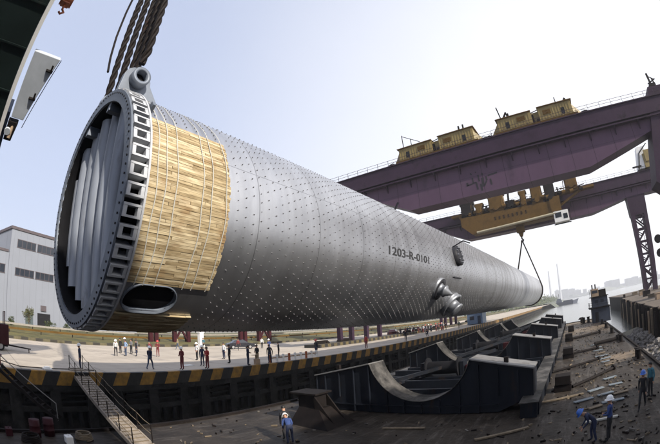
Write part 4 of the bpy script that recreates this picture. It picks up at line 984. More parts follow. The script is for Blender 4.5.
MB().cyl((-14, .1, 16.5), (-14, .75, 16.5), .3, n=14).box(-14.2, -13.8, .2, .65, 16.2, 17.6).build('sheave', M['orange'], t4, bevel=.03)
MB().tube([(-14, .42, 16.2), (-14, .42, 15.9), (-14, .55, 15.75), (-14, .4, 15.6), (-14, .3, 15.7)], .06, 8).build('hook', M['orange'], t4)

# unseen crane hull and deckhouse, added out of frame on the open side to shade the near deck
t = thing('unseen_shade_hull', 'added unseen crane hull with a tall deckhouse, shading the near deck', 'shade block', (24, -25, WATER))
MB().hexa([(10, -80, -5.5), (44, -80, -5.5), (44, 14, -5.5), (10, 14, -5.5), (9.5, -80, .5), (45, -80, .5), (45, 17, .5), (9.5, 17, .5)]).build('hull', M['hull'], t)
MB().box(13, 40, -75, 16, .503, 13.9).build('deckhouse', M['lampw'], t, bevel=.05)
MB().box(12.8, 41, -76, -2.2, 13.903, 24).build('upper_shade_block', M['lampw'], t, bevel=.05)
for z in (2.5, 5.8, 9.1):
    for k in range(12): MB().box(12.95, 12.997, -70+7*k, -68+7*k, z, z+1.3).build('window', M['glass'], t)

# ------------------------------------------------------------------ gangway from quay to barge
t = thing('gangway', 'worn steel gangway with rope rails sloping from the quay to the barge', 'gangway', (-25.9, 7.2, 0))
A0 = Vector((-26.3, 7.25, .12)); B0 = Vector((-15.6, 7.25, DK+.12))
MB().bar(A0, B0, .95, .06).bar(A0+Vector((0, -.5, -.05)), B0+Vector((0, -.5, -.05)), .07, .22).bar(A0+Vector((0, .5, -.05)), B0+Vector((0, .5, -.05)), .07, .22).build('ramp', mat('ramp_boards', (.24, .2, .16), .8, var=.3, scale=2, dirt=(.1, .08, .06), dirt_amt=.5, stretch=(.6, 3, 1)), t)
cl = MB()
for k in range(30): p = A0.lerp(B0, (k+.5)/30); cl.box(p.x-.025, p.x+.025, 6.8, 7.7, p.z+.031, p.z+.065)
cl.build('cleats', M['wood'], t)
for s_, hh in ((-.5, .95), (.5, 1.0)):
    for k in range(8):
        p = A0.lerp(B0, .02+.96*k/7); MB().bar(p+Vector((0, s_, 0)), p+Vector((0, s_, hh)), .045).build('rail_post', M['rustk'], t)
    ra_ = MB()
    for h in (.5, .95):
        ra_.tube([A0.lerp(B0, .02+.96*k/14)+Vector((0, s_, h-(.05 if k % 2 else 0))) for k in range(15)], .018, 6)
    ra_.build('hand_rope', M['wood'], t)
# steps and gear at the left end of the barge
t = thing('quay_ladder', 'dark steel ladder with a single rail leading down the quay wall', 'ladder', (QX, 2, -2.4))
MB().bar((-24.6, 1.6, .2), (-22.6, 5.0, DK), .08, .2).bar((-23.9, 1.2, .2), (-21.9, 4.6, DK), .08, .2).build('stringer', M['rustk'], t)
rg = MB()
for k in range(9):
    q = (k+.5)/9; rg.bar(Vector((-24.6, 1.6, .2)).lerp(Vector((-22.6, 5, DK)), q), Vector((-23.9, 1.2, .2)).lerp(Vector((-21.9, 4.6, DK)), q), .2, .03)
rg.build('treads', M['rustk'], t)
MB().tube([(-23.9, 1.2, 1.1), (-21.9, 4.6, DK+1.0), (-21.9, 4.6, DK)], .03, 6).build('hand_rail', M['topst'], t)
for x, y, lb in ((-18.6, 2.6, 'dark oil drum standing upright at the left barge edge'), (-18.9, 3.4, 'dark drum beside the upright one, close to the quay ladder')):
    o = MB().lathe([(.01, 0), (.29, 0), (.29, .28), (.31, .3), (.29, .32), (.29, .58), (.31, .6), (.29, .62), (.29, .88), (.01, .88)], (0, 0), 20)
    o.v = [(v[0], v[2], v[1]) for v in o.v]
    o = o.build('oil_drum', M['redp']); o.location = (x, y, DK+.01); tag(o, lb, 'drum')
for x, y, r_, lb in ((-17.8, 2.2, .5, 'coil of thick rope on deck at the left'), (-18.0, 5.0, .45, 'coil of pale hose on deck near the gangway foot')):
    cq = [(x+(r_-.02*k/12)*math.cos(2*PI*k/12), y+(r_-.02*k/12)*math.sin(2*PI*k/12), DK+.06+.07*k/12) for k in range(60)]
    tag(MB().tube(cq, .045, 6).build('rope_coil', M['wood'] if 'pale' in lb else M['wire']), lb, 'coil')
for x, y, col, lb in ((-18.9, 1.2, 'redp', 'dark red toolbox on the barge edge'), (-17.6, 4.1, 'white', 'small white can on the barge deck at the left')):
    o = MB().box(x-.25, x+.25, y-.18, y+.18, DK+.01, DK+.36).bar((x-.1, y, DK+.42), (x+.1, y, DK+.42), .03).bar((x-.1, y, DK+.36), (x-.1, y, DK+.42), .03).bar((x+.1, y, DK+.36), (x+.1, y, DK+.42), .03).build('toolbox' if 'tool' in lb else 'paint_can', M[col], bevel=.02); tag(o, lb, 'box' if 'tool' in lb else 'can')

# ------------------------------------------------------------------ buildings
def on_face(o, tv, nv, s_, d, z): return (o[0]+tv[0]*s_+nv[0]*d, o[1]+tv[1]*s_+nv[1]*d, z)
BO = (-99.6, 8.4); BT = (-.28, .96); BN = (.96, .28)
def fbox(mb, s0, s1, d0, d1, z0, z1, mi=0):
    return mb.hexa([on_face(BO, BT, BN, s_, d, z0) for s_, d in ((s0, d0), (s1, d0), (s1, d1), (s0, d1))]+[on_face(BO, BT, BN, s_, d, z1) for s_, d in ((s0, d0), (s1, d0), (s1, d1), (s0, d1))], mi)
t = thing('factory_building', 'pale blue grey flat roofed factory building with long window bands', 'building', (BO[0], BO[1], 1))
fbox(MB(), 0, 46, -24, 0, .8, 24.0).build('tall_block', M['bldg'], t)
fbox(MB(), -34, -.02, -22, -.4, .8, 18.2).build('low_wing', M['bldg'], t)
fbox(MB(), -.3, 46.3, -24.3, .25, 24.003, 24.7).build('parapet', M['bldgt'], t)
fbox(MB(), -34.3, -.32, -22.3, -.2, 18.203, 18.8).build('parapet', M['bldgt'], t)
def window(s0, s1, z0, z1, d=0.):
    f_ = MB(); fbox(f_, s0-.12, s1+.12, d+.003, d+.1, z1, z1+.15); fbox(f_, s0-.12, s1+.12, d+.003, d+.14, z0-.15, z0)
    k = s0
    while k <= s1+.01: fbox(f_, k-.06, k+.06, d+.003, d+.09, z0, z1); k += (s1-s0)/4
    wf = f_.build('window_frame', M['bldgt'], t)
    fbox(MB(), s0, s1, d+.004, d+.05, z0+.001, z1-.001).build('pane', M['glass'], wf)
for z0, z1 in ((19.9, 21.7), (13.1, 14.75)):
    for s0 in (2.1, 8.5, 16.5, 22.9, 30.9, 37.3): window(s0, s0+5.8, z0, z1)
for s0 in (-7.2, -14.5, -22): window(s0, s0+6.2, 13.1, 15.0, -.4)
fbox(MB(), 5.7, 8.1, .003, .08, 1.0, 4.6).build('door', mat('green_grey_door', (.06, .08, .085), .6), t)
fbox(MB(), 9.5, 13.6, .003, .08, 1.0, 4.6).build('door', M['dark'], t)
fbox(MB(), 10.5, 12.2, .003, .3, 5.2, 6.6).build('wall_vent', M['bldgt'], t)
# small trees and shrubs in front of it
def leaf_tree(name, loc, h, cw, label, cat, m, trunk=.35, n=1100, group=None):
    t_ = thing(name, label, cat, loc, group); x, y, z = loc
    tk = MB(); tk.tube([(x, y, z-.1), (x+.05*h*random.uniform(-.5, .5), y, z+h*.3), (x, y+.04*h*random.uniform(-1, 1), z+h*trunk*1.9)], [h*.028, h*.022, h*.008], 8)
    for k in range(6):
        a_ = 2*PI*k/6+random.random(); b_ = z+h*(trunk*.8+.06*k)
        tk.tube([(x, y, b_), (x+math.cos(a_)*cw*.35, y+math.sin(a_)*cw*.35, b_+h*.16), (x+math.cos(a_)*cw*.6, y+math.sin(a_)*cw*.6, b_+h*.2)], [h*.012, h*.008, h*.004], 5)
    tk.build('trunk', M['bark'], t_)
    cr = MB(); cl_ = [Vector((random.gauss(0, .42)*cw, random.gauss(0, .42)*cw, h*(trunk+(1-trunk)*random.random()**.9))) for _ in range(16)]
    for i in range(n):
        c = random.choice(cl_); f_ = 1-.5*max(0, (c.z/h-.6))
        p = Vector(loc)+Vector((c.x*f_, c.y*f_, c.z))+Vector([random.gauss(0, .15)*cw for _ in range(3)])
        s_ = random.uniform(.05, .1)*max(cw, 1.5); a_ = Vector([random.gauss(0, 1) for _ in range(3)]).normalized(); b_ = a_.orthogonal().normalized()
        cr.add([p-a_*s_, p+b_*s_*.5, p+a_*s_, p-b_*s_*.5], [(0, 1, 2, 3)])
    cr.build('crown', m, t_, fix=False); return t_
for i, (x, y, h, cw, lb) in enumerate(((-86, -1.5, 6.0, 2.2, 'dark bushy tree in front of the low wing at the left'), (-85, 12.5, 4.4, 1.7, 'small dark tree in front of the left factory door'), (-88, 27, 4.2, 1.6, 'low dark tree beside the wide factory door'), (-84, 33, 3.4, 1.6, 'pale small shrub tree below the vessel rim'))):
    leaf_tree('tree', (x, y, 1.1), h, cw, lb, 'tree', M['leafa'] if i % 2 == 0 else M['leafb'], .3)
for i, (x, y) in enumerate(((-83, 4), (-83, 8.2), (-82.5, 17), (-83.5, 21.5))):
    leaf_tree('shrub', (x, y, 1.1), 1.7, 1.1, ['round shrub on the verge left of the small factory door', 'round shrub just in front of the narrow factory door', 'shrub on the verge before the wide factory door', 'shrub on the verge close to the vessel rim'][i], 'shrub', M['leafa'], .1, 700)
# roadside guard rails
for X, z, lb in ((-76.5, 1.15, 'pale roadside guard rail on top of the grass verge'), (-66.5, .62, 'lower ochre guard rail halfway up the grass verge')):
    t = thing('guard_rail', lb, 'guard rail', (X, 40, z))
    MB().box(X-.05, X+.05, -60, 260, z+.45, z+.8).build('rail', M['railp'] if X < -70 else M['yellowd'], t)
    for k in range(54): MB().box(X-.16, X-.055, -60+6*k, -59.85+6*k, z-.15, z+.75).build('post', M['rustk'], t)

# ------------------------------------------------------------------ things on the quay
# white and orange barrier slats along the edge
t = thing('edge_barrier', 'low row of white and orange barrier posts along the quay edge', 'barrier', (-25.4, 28, 0))
for k in range(9):
    y = 25.2+.85*k; MB().box(-25.5, -25.4, y-.12, y+.12, .02, .75).build('post', M['white'] if k % 3 else M['orange'], t)
MB().box(-25.48, -25.42, 25, 32.2, .38, .5).build('rail', M['tan'], t)
# white gate post
t = thing('gate_post', 'tall white post beside the road under the vessel', 'post', (-56, 38.6, 0))
MB().box(-56.4, -55.6, 38.2, 39, 0, 2.5).box(-56.5, -55.5, 38.1, 39.1, 0, .4).build('post', M['white'], t, bevel=.04); MB().box(-56.5, -55.5, 38.1, 39.1, 2.503, 2.65).build('cap', M['white'], t)
# purple trestles
def trestle(x, y, lb):
    t = thing('steel_trestle', lb, 'trestle', (x, y, .3), 'purple steel trestles by the road')
    for dy in (-4.2, -3.0, 1.2, 4.4): MB().bar((x, y+dy, .2), (x, y+dy, 7.2), .75, .75).build('post', M['redp'], t)
    MB().bar((x, y+1.2, .6), (x, y+4.4, 5.5), .35).bar((x, y+4.4, .6), (x, y+1.2, 5.5), .35).build('cross_brace', M['redp'], t)
    MB().box(x-.5, x+.5, y-5, y+5, 7.21, 7.9).build('top_beam', M['redp'], t)
trestle(-63, 58, 'maroon braced steel trestle behind the road, right of the parked car')
trestle(-66, 38, 'maroon braced steel trestle behind the white gate post')
# blue cabin
t = thing('site_cabin', 'blue grey site cabin standing at the quay edge behind the saddles', 'cabin', (-27.5, 104, 0))
MB().box(-29.6, -25.2, 102.5, 107, .15, 3.3).build('body', M['cabin'], t, bevel=.05)
MB().box(-29.8, -25.0, 102.3, 107.2, 3.302, 3.5).build('roof', M['slate'], t)
MB().box(-28.8, -27.6, 102.46, 102.49, 1.3, 2.3).build('window', M['glass'], t); MB().box(-26.6, -25.7, 102.46, 102.49, .2, 2.3).build('door', M['slate'], t)
MB().box(-29.2, -25.6, 103, 106.5, 0, .149).build('base', M['rustk'], t)
t = thing('deck_crate', 'ochre crate standing on the quay behind the blue grey cabin', 'crate', (-29, 112, 0))
MB().box(-31, -27.4, 110.5, 113.5, .1, 4.6).box(-31.1, -27.3, 110.4, 113.6, 4.602, 4.8).build('body', M['yellow'], t, bevel=.05)
# red trailer at the left
t = thing('red_trailer', 'dark red box trailer with a tow bar parked at the left of the quay', 'trailer', (-38, 1.6, 0))
MB().box(-39.3, -36.6, -1.6, 3.3, .55, 2.35).build('body', M['redp'], t, bevel=.05)
rbm = MB()
for k in range(6): rbm.box(-36.59, -36.53, -1.4+.9*k, -1.3+.9*k, .6, 2.3)
rbm.build('ribs', M['redp'], t)
MB().box(-39.1, -36.8, -1.4, 3.2, .4, .548).build('chassis', M['rustk'], t)
def wheel(par, c, ax, r_=.42, w_=.26):
    c = Vector(c); ax = Vector(ax)
    o = MB().cyl(c-ax*w_/2, c+ax*w_/2, r_, n=22).build('wheel', M['rubber'], par)
    MB().cyl(c-ax*(w_/2+.02), c+ax*(w_/2+.02), r_*.6, n=18).build('rim', M['rim'], o)
for y in (-.8, 2.4):
    for x in (-36.75, -39.15): wheel(t, (x, y, .42), (1, 0, 0))
MB().bar((-37.6, 3.2, .5), (-37.2, 5.6, .35), .1).bar((-38.4, 3.2, .5), (-37.2, 5.6, .35), .1).bar((-37.2, 5.4, .35), (-37.2, 5.4, 0), .08).build('tow_bar', M['rustk'], t)
MB().bar((-39, 2.9, 2.35), (-39, 2.9, 3.5), .1).bar((-36.8, 2.9, 2.35), (-36.8, 2.9, 3.5), .1).bar((-39, 2.9, 3.45), (-36.8, 2.9, 3.45), .07).build('rack', M['redp'], t)
t = thing('mooring_bollard', 'rusty red mooring bollard at the left end of the quay edge', 'bollard', (-26.3, 1.5, 0))
MB().cyl((-26.3, 1.5, 0), (-26.3, 1.5, .55), .2, .17, n=14).cyl((-26.3, 1.5, .55), (-26.3, 1.5, .7), .27, n=14).build('post', M['redp'], t)
MB().box(-26.65, -25.95, 1.15, 1.85, .004, .06).build('base', M['rustk'], t)
tag(MB().tube([(-26.3, 1.7, .3), (-26.2, 3, .06), (-26.1, 5, .05), (-26.2, 7, .06), (-26.0, 8.6, .05)], .035, 6).build('mooring_line', M['wire']), 'dark mooring line lying along the quay edge', 'rope')
o = MB().box(-26.1, -25.2, 4.7, 5.3, .01, .14).box(-25.9, -25.4, 4.8, 5.2, .141, .22).build('white_sack', M['white'], bevel=.04); tag(o, 'small white sack lying at the quay edge', 'sack')
o = MB().box(-28.9, -28.1, 17.6, 18.6, .01, .05).build('white_sheet', M['white'], bevel=.01); tag(o, 'small white sheet lying on the quay among the workers', 'sheet')

# cars
def car(label, x, y, rz, paint, name='parked_car'):
    t = thing(name, label, 'car', (0, 0, 0))
    body = MB(); prof = [(-2.25, .32), (-2.3, .62), (-2.15, .92), (-1.55, 1.0), (-1.0, 1.42), (.35, 1.46), (1.1, 1.02), (2.0, .86), (2.3, .6), (2.25, .3)]
    n = len(prof); ws = [(.86 if z < 1.1 else .66) for _, z in prof]
    body.add([(-w_, u, z) for (u, z), w_ in zip(prof, ws)]+[(w_, u, z) for (u, z), w_ in zip(prof, ws)], [tuple(range(n-1, -1, -1)), tuple(range(n, 2*n))]+[(i, (i+1) % n, (i+1) % n+n, i+n) for i in range(n)])
    body.build('body', paint, t, bevel=.04)
    for s_ in (-1, 1):
        MB().add([(s_*.845, -1.4, 1.03), (s_*.845, .95, 1.03), (s_*.69, .3, 1.4), (s_*.69, -.9, 1.38), (s_*.87, -1.4, 1.03), (s_*.87, .95, 1.03), (s_*.715, .3, 1.4), (s_*.715, -.9, 1.38)], [(0, 1, 2, 3), (4, 7, 6, 5), (0, 4, 5, 1), (1, 5, 6, 2), (2, 6, 7, 3), (3, 7, 4, 0)]).build('side_window', M['glass'], t)
        MB().box(s_*.7-.14, s_*.7+.14, 2.2, 2.32, .58, .72).build('headlight', M['lampg'], t)
        for y_ in (-1.4, 1.4): wheel(t, (s_*.8, y_, .33), (1, 0, 0), .33, .22)
    MB().add([(-.7, 1.12, 1.05), (.7, 1.12, 1.05), (.58, .42, 1.46), (-.58, .42, 1.46), (-.7, 1.15, 1.07), (.7, 1.15, 1.07), (.58, .45, 1.48), (-.58, .45, 1.48)], [(0, 1, 2, 3), (4, 7, 6, 5), (0, 4, 5, 1), (1, 5, 6, 2), (2, 6, 7, 3), (3, 7, 4, 0)]).build('windscreen', M['glass'], t)
    t.location = (x, y, 0); t.rotation_euler = (0, 0, rz); return t
car('black saloon car parked on the far side of the quay road', -47.6, 40.5, R(-25), M['carp'])
car('dark red car parked among the crane legs', -40.5, 79, R(15), mat('car_red', (.12, .012, .015), .3), 'parked_car')
# three-wheeled cargo trike by the farther crane
t = thing('cargo_trike', 'red three wheeled cargo trike beside the crane legs', 'trike', (0, 0, 0))
MB().box(-.6, .6, -1.4, .2, .6, 1.1).build('cargo_bed', M['redp'], t, bevel=.03)
MB().box(-.25, .25, .3, .9, .75, .95).build('saddle', M['rubber'], t, bevel=.04)
MB().bar((0, .3, .55), (0, 1.6, .6), .14).bar((0, 1.4, .35), (0, 1.1, 1.2), .08).bar((-.35, 1.1, 1.2), (.35, 1.1, 1.2), .06).build('frame', M['redp'], t)
for x, y in ((-.6, -.8), (.6, -.8), (0, 1.45)): wheel(t, (x, y, .32), (1, 0, 0), .32, .12)
MB().cyl((0, 1.3, .95), (0, 1.42, .95), .12, n=12).build('headlight', M['lampg'], t)
t.location = (-37.5, 74, 0); t.rotation_euler = (0, 0, R(-50))

# ------------------------------------------------------------------ people
def rotx(p, a_, o):
    y, z = p[1]-o[1], p[2]-o[2]; c, s_ = math.cos(a_), math.sin(a_); return (p[0], o[1]+y*c-z*s_, o[2]+y*s_+z*c)
def figure(kind):
    J = {}; E_ = []; reg = {}; rad = {}
    def jt(n_, p, r_, g_): J[n_] = p; rad[n_] = r_; reg[n_] = g_
    bend = dict(bend=.95, lean=.3, crouch=.45).get(kind, 0.03)
    pz = .55 if kind == 'crouch' else (.9 if kind == 'bend' else .95)
    po = (0, 0, pz); dz = pz-.95
    def ub(p): return rotx((p[0], p[1], p[2]+dz), -bend, po)
    jt('pelvis', po, (.155, .115), 'b')
    jt('waist', ub((0, 0, 1.08)), (.145, .105), 't'); jt('chest', ub((0, .01, 1.28)), (.165, .12), 't'); jt('upper', ub((0, .0, 1.41)), (.12, .095), 't')
    jt('neck', ub((0, .015, 1.5)), (.055, .055), 's'); jt('skull', ub((0, .03, 1.58)), (.072, .08), 's'); jt('brow', ub((0, .03, 1.66)), (.08, .095), 's'); jt('top', ub((0, .02, 1.735)), (.06, .07), 's')
    jt('nose', ub((0, .135, 1.625)), (.016, .016), 's')
    E_ += [('pelvis', 'waist'), ('waist', 'chest'), ('chest', 'upper'), ('upper', 'neck'), ('neck', 'skull'), ('skull', 'brow'), ('brow', 'top'), ('skull', 'nose')]
    for s_, sd_ in ((-1, 'l'), (1, 'r')):
        jt('ear'+sd_, ub((s_*.095, .02, 1.62)), (.018, .022), 's'); E_.append(('skull', 'ear'+sd_))
        sh_p = ub((s_*.185, 0, 1.405)); jt('sh'+sd_, sh_p, (.07, .07), 't')
        if kind in ('stand', 'lean'): el = ub((s_*.25, -.03, 1.12)); wr = ub((s_*.26, .04, .88)); fd = Vector((0, .06, -1))
        elif kind == 'walk': el = ub((s_*.23, -s_*.12, 1.13)); wr = ub((s_*.22, -s_*.2+.12, .92)); fd = Vector((0, -s_*.3+.3, -1))
        elif kind == 'front': el = ub((s_*.25, .02, 1.14)); wr = ub((s_*.1, .24, 1.1)); fd = Vector((-s_*.8, .5, .1))
        elif kind == 'hips': el = ub((s_*.36, -.06, 1.16)); wr = ub((s_*.19, .06, 1.02)); fd = Vector((-s_*.4, .5, -.6))
        elif kind == 'point' : el = ub((s_*.25, .02, 1.15)) if s_ < 0 else ub((s_*.3, .22, 1.36)); wr = ub((s_*.26, .06, .9)) if s_ < 0 else ub((s_*.32, .46, 1.45)); fd = Vector((0, 0, -1)) if s_ < 0 else Vector((0, 1, .2))
        else: el = (s_*.24, ub((0, 0, 1.2))[1]+.1, ub((0, 0, 1.2))[2]-.12); wr = (s_*.16, el[1]+.16, el[2]-.2); fd = Vector((0, .6, -.7))
        jt('el'+sd_, el, (.048, .048), 't'); jt('wr'+sd_, wr, (.032, .032), 't')
        fd = fd.normalized(); wv = Vector(wr); hx = Vector((s_, 0, 0)); nx_ = fd.cross(hx).normalized(); side = nx_.cross(fd).normalized()
        jt('palm'+sd_, tuple(wv+fd*.075), (.034, .02), 's')
        E_ += [('upper', 'sh'+sd_), ('sh'+sd_, 'el'+sd_), ('el'+sd_, 'wr'+sd_), ('wr'+sd_, 'palm'+sd_)]
        curl = nx_*(-.018)
        for k, ln in enumerate((.068, .078, .073, .058)):
            off = nx_*((k-1.5)*.021); b_ = wv+fd*.1+off
            jt('f%d%sa' % (k, sd_), tuple(b_+fd*ln*.5-side*.006*s_), (.0095, .0095), 's'); jt('f%d%sb' % (k, sd_), tuple(b_+fd*ln-side*.02*s_), (.008, .008), 's')
            E_ += [('palm'+sd_, 'f%d%sa' % (k, sd_)), ('f%d%sa' % (k, sd_), 'f%d%sb' % (k, sd_))]
        jt('th'+sd_, tuple(wv+fd*.06+nx_*.045), (.011, .011), 's'); jt('ti'+sd_, tuple(wv+fd*.1+nx_*.06), (.009, .009), 's'); E_ += [('palm'+sd_, 'th'+sd_), ('th'+sd_, 'ti'+sd_)]
        hp = (s_*.095, 0, pz-.06)
        if kind == 'walk': kn = (s_*.1, .08+s_*.16, .5); an = (s_*.1, s_*.33-.04, .1 if s_ > 0 else .15); ty = an[1]
        elif kind == 'crouch': kn = (s_*.17, .36, .5); an = (s_*.14, .03, .1); ty = .03
        elif kind in ('bend', 'lean'): kn = (s_*.13, .06+s_*.04, .48); an = (s_*.14, -.03+s_*.06, .1); ty = an[1]
        else: kn = (s_*.11, .025, .5); an = (s_*.125, -.01, .1); ty = -.01
        jt('hip'+sd_, hp, (.1, .1), 'b'); jt('kn'+sd_, kn, (.068, .068), 'b'); jt('an'+sd_, an, (.05, .05), 'b')
        jt('ft'+sd_, (an[0]*1.05, ty+.1, an[2]-.055), (.045, .04), 'o'); jt('to'+sd_, (an[0]*1.1, ty+.19, an[2]-.065), (.036, .03), 'o')
        E_ += [('pelvis', 'hip'+sd_), ('hip'+sd_, 'kn'+sd_), ('kn'+sd_, 'an'+sd_), ('an'+sd_, 'ft'+sd_), ('ft'+sd_, 'to'+sd_)]
    names = list(J); ids = {n_: i for i, n_ in enumerate(names)}
    me = bpy.data.meshes.new('figure'); me.from_pydata([J[n_] for n_ in names], [(ids[a_], ids[b_]) for a_, b_ in E_], [])
    ob = bpy.data.objects.new('figure', me); C.objects.link(ob)
    ob.modifiers.new('skin', 'SKIN')
    if not me.skin_vertices: me.skin_vertices.new() if hasattr(me.skin_vertices, 'new') else None
    for n_, i in ids.items():
        me.skin_vertices[0].data[i].radius = rad[n_]; me.skin_vertices[0].data[i].use_root = (n_ == 'pelvis')
    sb = ob.modifiers.new('sub', 'SUBSURF'); sb.levels = 1; sb.render_levels = 1
    bpy.context.view_layer.update()
    ev = ob.evaluated_get(bpy.context.evaluated_depsgraph_get())
    nm = bpy.data.meshes.new_from_object(ev); bpy.data.objects.remove(ob)
    nm.name = 'person_'+kind
    while len(nm.materials): nm.materials.pop()
    for _ in range(4): nm.materials.append(None)
    segs = [(Vector(J[a_]), Vector(J[b_]), reg[a_], reg[b_]) for a_, b_ in E_]
    gi = dict(t=0, b=1, s=2, o=3)
    for p in nm.polygons:
        c = p.center; best = (9, 't')
        for a_, b_, ga, gb in segs:
            d = b_-a_; t_ = max(0, min(1, (c-a_).dot(d)/d.length_squared)); dist = (c-(a_+d*t_)).length
            if dist < best[0]: best = (dist, ga if t_ < .5 else gb)
        p.material_index = gi[best[1]]; p.use_smooth = True
    return nm, Vector(J['brow']), bend
FIG = {}
def hat_mesh(hb_, bend, hair=False):
    mb = MB()
    if hair:
        pr = [(.02, .112), (.06, .1), (.095, .06), (.104, .0), (.1, -.05)]
    else:
        pr = [(.015, .165), (.07, .15), (.115, .1), (.132, .03), (.137, .0), (.165, -.008), (.165, -.018), (.13, -.014)]
    n_ = 20
    vs = []
    for r_, z in pr:
        for i in range(n_):
            th = 2*PI*i/n_; yy = r_*math.sin(th)*1.12-.012; 
            if not hair and r_ > .16 and math.sin(th) > .3: yy += .035
            zz = z+(.05*max(0, math.sin(th)) if hair and z <= 0 else 0)
            vs.append(rotx((r_*math.cos(th), yy, zz+.01), -bend, (0, 0, 0)))
    mb.add([(v[0]+hb_.x, v[1]+hb_.y, v[2]+hb_.z) for v in vs], [(j*n_+i, (j+1)*n_+i, (j+1)*n_+(i+1) % n_, j*n_+(i+1) % n_) for j in range(len(pr)-1) for i in range(n_)]+[tuple(range(n_))], 0, True)
    return mb
def person(label, x, y, z, face, kind, top, bottom, head, group='people on the quay', sc_=1.0, belt=None):
    if kind not in FIG:
        nm, hb_, bend = figure(kind)
        hm = hat_mesh(hb_, bend).build('helmet', HELM['white']); hr = hat_mesh(hb_, bend, True).build('hair', HAIR)
        FIG[kind] = (nm, hm.data, hr.data); bpy.data.objects.remove(hm); bpy.data.objects.remove(hr)
    nm, hm, hr = FIG[kind]
    o = bpy.data.objects.new('person', nm); C.objects.link(o)
    for i, m_ in enumerate((CM[top], CM[bottom], M['skin'], M['rubber'])):
        o.material_slots[i].link = 'OBJECT'; o.material_slots[i].material = m_
    o.location = (x, y, z); o.rotation_euler = (0, 0, R(face)); o.scale = (sc_,)*3
    hh = bpy.data.objects.new('hair' if head == 'hair' else 'helmet', hr if head == 'hair' else hm); C.objects.link(hh); hh.parent = o
    if head != 'hair':
        hh.material_slots[0].link = 'OBJECT'; hh.material_slots[0].material = HELM[head]
    tag(o, label, 'person', group); return o
Q = [('person in navy overalls and white helmet standing at the top of the gangway', -26.5, 7.7, 170, 'stand', 'navy', 'navy', 'white'),
     ('person in white shirt and dark trousers, leftmost of the cluster behind the walker', -39.1, 15.6, 250, 'lean', 'white', 'black', 'white'),
     ('person in pale blue shirt and jeans in the cluster behind the walker', -39.3, 16.9, 190, 'hips', 'sky', 'denim', 'hair'),
     ('dark clothed person standing beside the pale blue shirt', -39.0, 18.1, 160, 'stand', 'black', 'navy', 'hair'),
     ('tall dark clothed person half hidden behind the cluster', -43.5, 20.2, 200, 'stand', 'grey', 'black', 'hair'),
     ('dark haired person in black behind the white shirt', -43.0, 17.8, 200, 'stand', 'black', 'black', 'hair'),
     ('person in maroon jacket leaning towards a colleague', -37.6, 19.2, 120, 'lean', 'maroon', 'black', 'hair'),
     ('person in maroon with red helmet just behind the walking one', -38.2, 20.4, 230, 'front', 'maroon', 'maroon', 'red'),
     ('person in navy and white helmet striding along the quay edge', -26.5, 13.4, 35, 'walk', 'navy', 'denim', 'white'),
     ('person in maroon overalls and white helmet standing alone at the edge', -25.8, 15.9, 190, 'front', 'maroon', 'maroon', 'white'),
     ('person in white shirt and white helmet with dark trousers', -33.0, 22.2, 170, 'hips', 'white', 'black', 'white'),
     ('person in navy with white helmet standing beside the white shirt', -27.6, 19.1, 210, 'stand', 'navy', 'navy', 'white'),
     ('person in bright red overalls standing at the striped edge', -25.6, 18.2, 185, 'front', 'red', 'maroon', 'hair'),
     ('person in white top standing in front of the black car', -32.6, 25.4, 180, 'stand', 'white', 'navy', 'hair'),
     ('dark clothed person close to the black car, arms at the sides', -28.2, 22.6, 160, 'stand', 'black', 'black', 'hair'),
     ('person in dark navy at the left of the edge trio, hands held forward', -25.4, 22.4, -60, 'front', 'navy', 'navy', 'hair'),
     ('broad person in black jacket and khaki trousers in the middle of the edge trio', -25.7, 23.8, 180, 'front', 'black', 'khaki', 'hair'),
     ('person in black leaning at the right of the edge trio', -25.3, 25.0, 60, 'lean', 'black', 'navy', 'hair'),
     ('dark clothed person standing behind the low barrier', -28.6, 29.6, 130, 'stand', 'black', 'black', 'hair'),
     ('person in red standing alone at the striped edge by the crane guard', -26.0, 43.0, 170, 'stand', 'red', 'maroon', 'hair'),
     ('dark clothed person at the quay edge before the crowd', -25.8, 54.5, 180, 'stand', 'black', 'black', 'hair'),
     ('small person in navy at the edge just beyond the lone dark one', -26.2, 64.5, 180, 'crouch', 'navy', 'black', 'hair'),
     ('person in black standing by the red trike', -36.4, 74.5, 200, 'stand', 'black', 'navy', 'hair'),
     ('person in dark jacket walking away from the trike', -37.5, 84.5, 140, 'walk', 'black', 'black', 'hair'),
     ('person in green jacket near the blue grey cabin', -27.5, 88, 180, 'stand', 'green', 'khaki', 'hair'),
     ('dark clothed person right of the crowd, feet apart', -30.2, 86, 180, 'hips', 'black', 'black', 'hair'),
     ('person in grey jacket with folded arms behind the pale blue shirt', -42.2, 18.9, 200, 'front', 'grey', 'black', 'hair'),
     ('person in blue jacket at the back of the left cluster', -44.8, 19.2, 160, 'stand', 'blue', 'black', 'white'),
     ('person in khaki coat far back on the quay road', -50.5, 30.5, 140, 'walk', 'khaki', 'denim', 'hair'),
     ('person in teal jacket standing before the white gate post', -50.8, 35.5, 190, 'hips', 'teal', 'black', 'hair'),
     ('person in maroon walking past the black car', -44.0, 37.0, 250, 'walk', 'maroon', 'black', 'hair'),
     ('person in white coat beside the black car bonnet', -45.2, 43.0, 220, 'stand', 'white', 'black', 'hair'),
     ('person in blue overalls and white helmet between the car and the barrier', -37.0, 36.5, 200, 'front', 'blue', 'blue', 'white'),
     ('person in dark jacket and red helmet just beyond the low barrier', -27.2, 34.2, 170, 'stand', 'black', 'navy', 'red'),
     ('person in maroon at the right end of the crowd', -31.6, 84.5, 200, 'lean', 'maroon', 'black', 'hair')]
for lb, x, y, a_, kd, tp, bt, hd in Q: person(lb, x, y, .01, a_, kd, tp, bt, hd)
cl_cols = ['navy', 'maroon', 'black', 'white', 'navy', 'sky', 'black', 'maroon', 'navy', 'black', 'grey', 'white', 'navy', 'black']
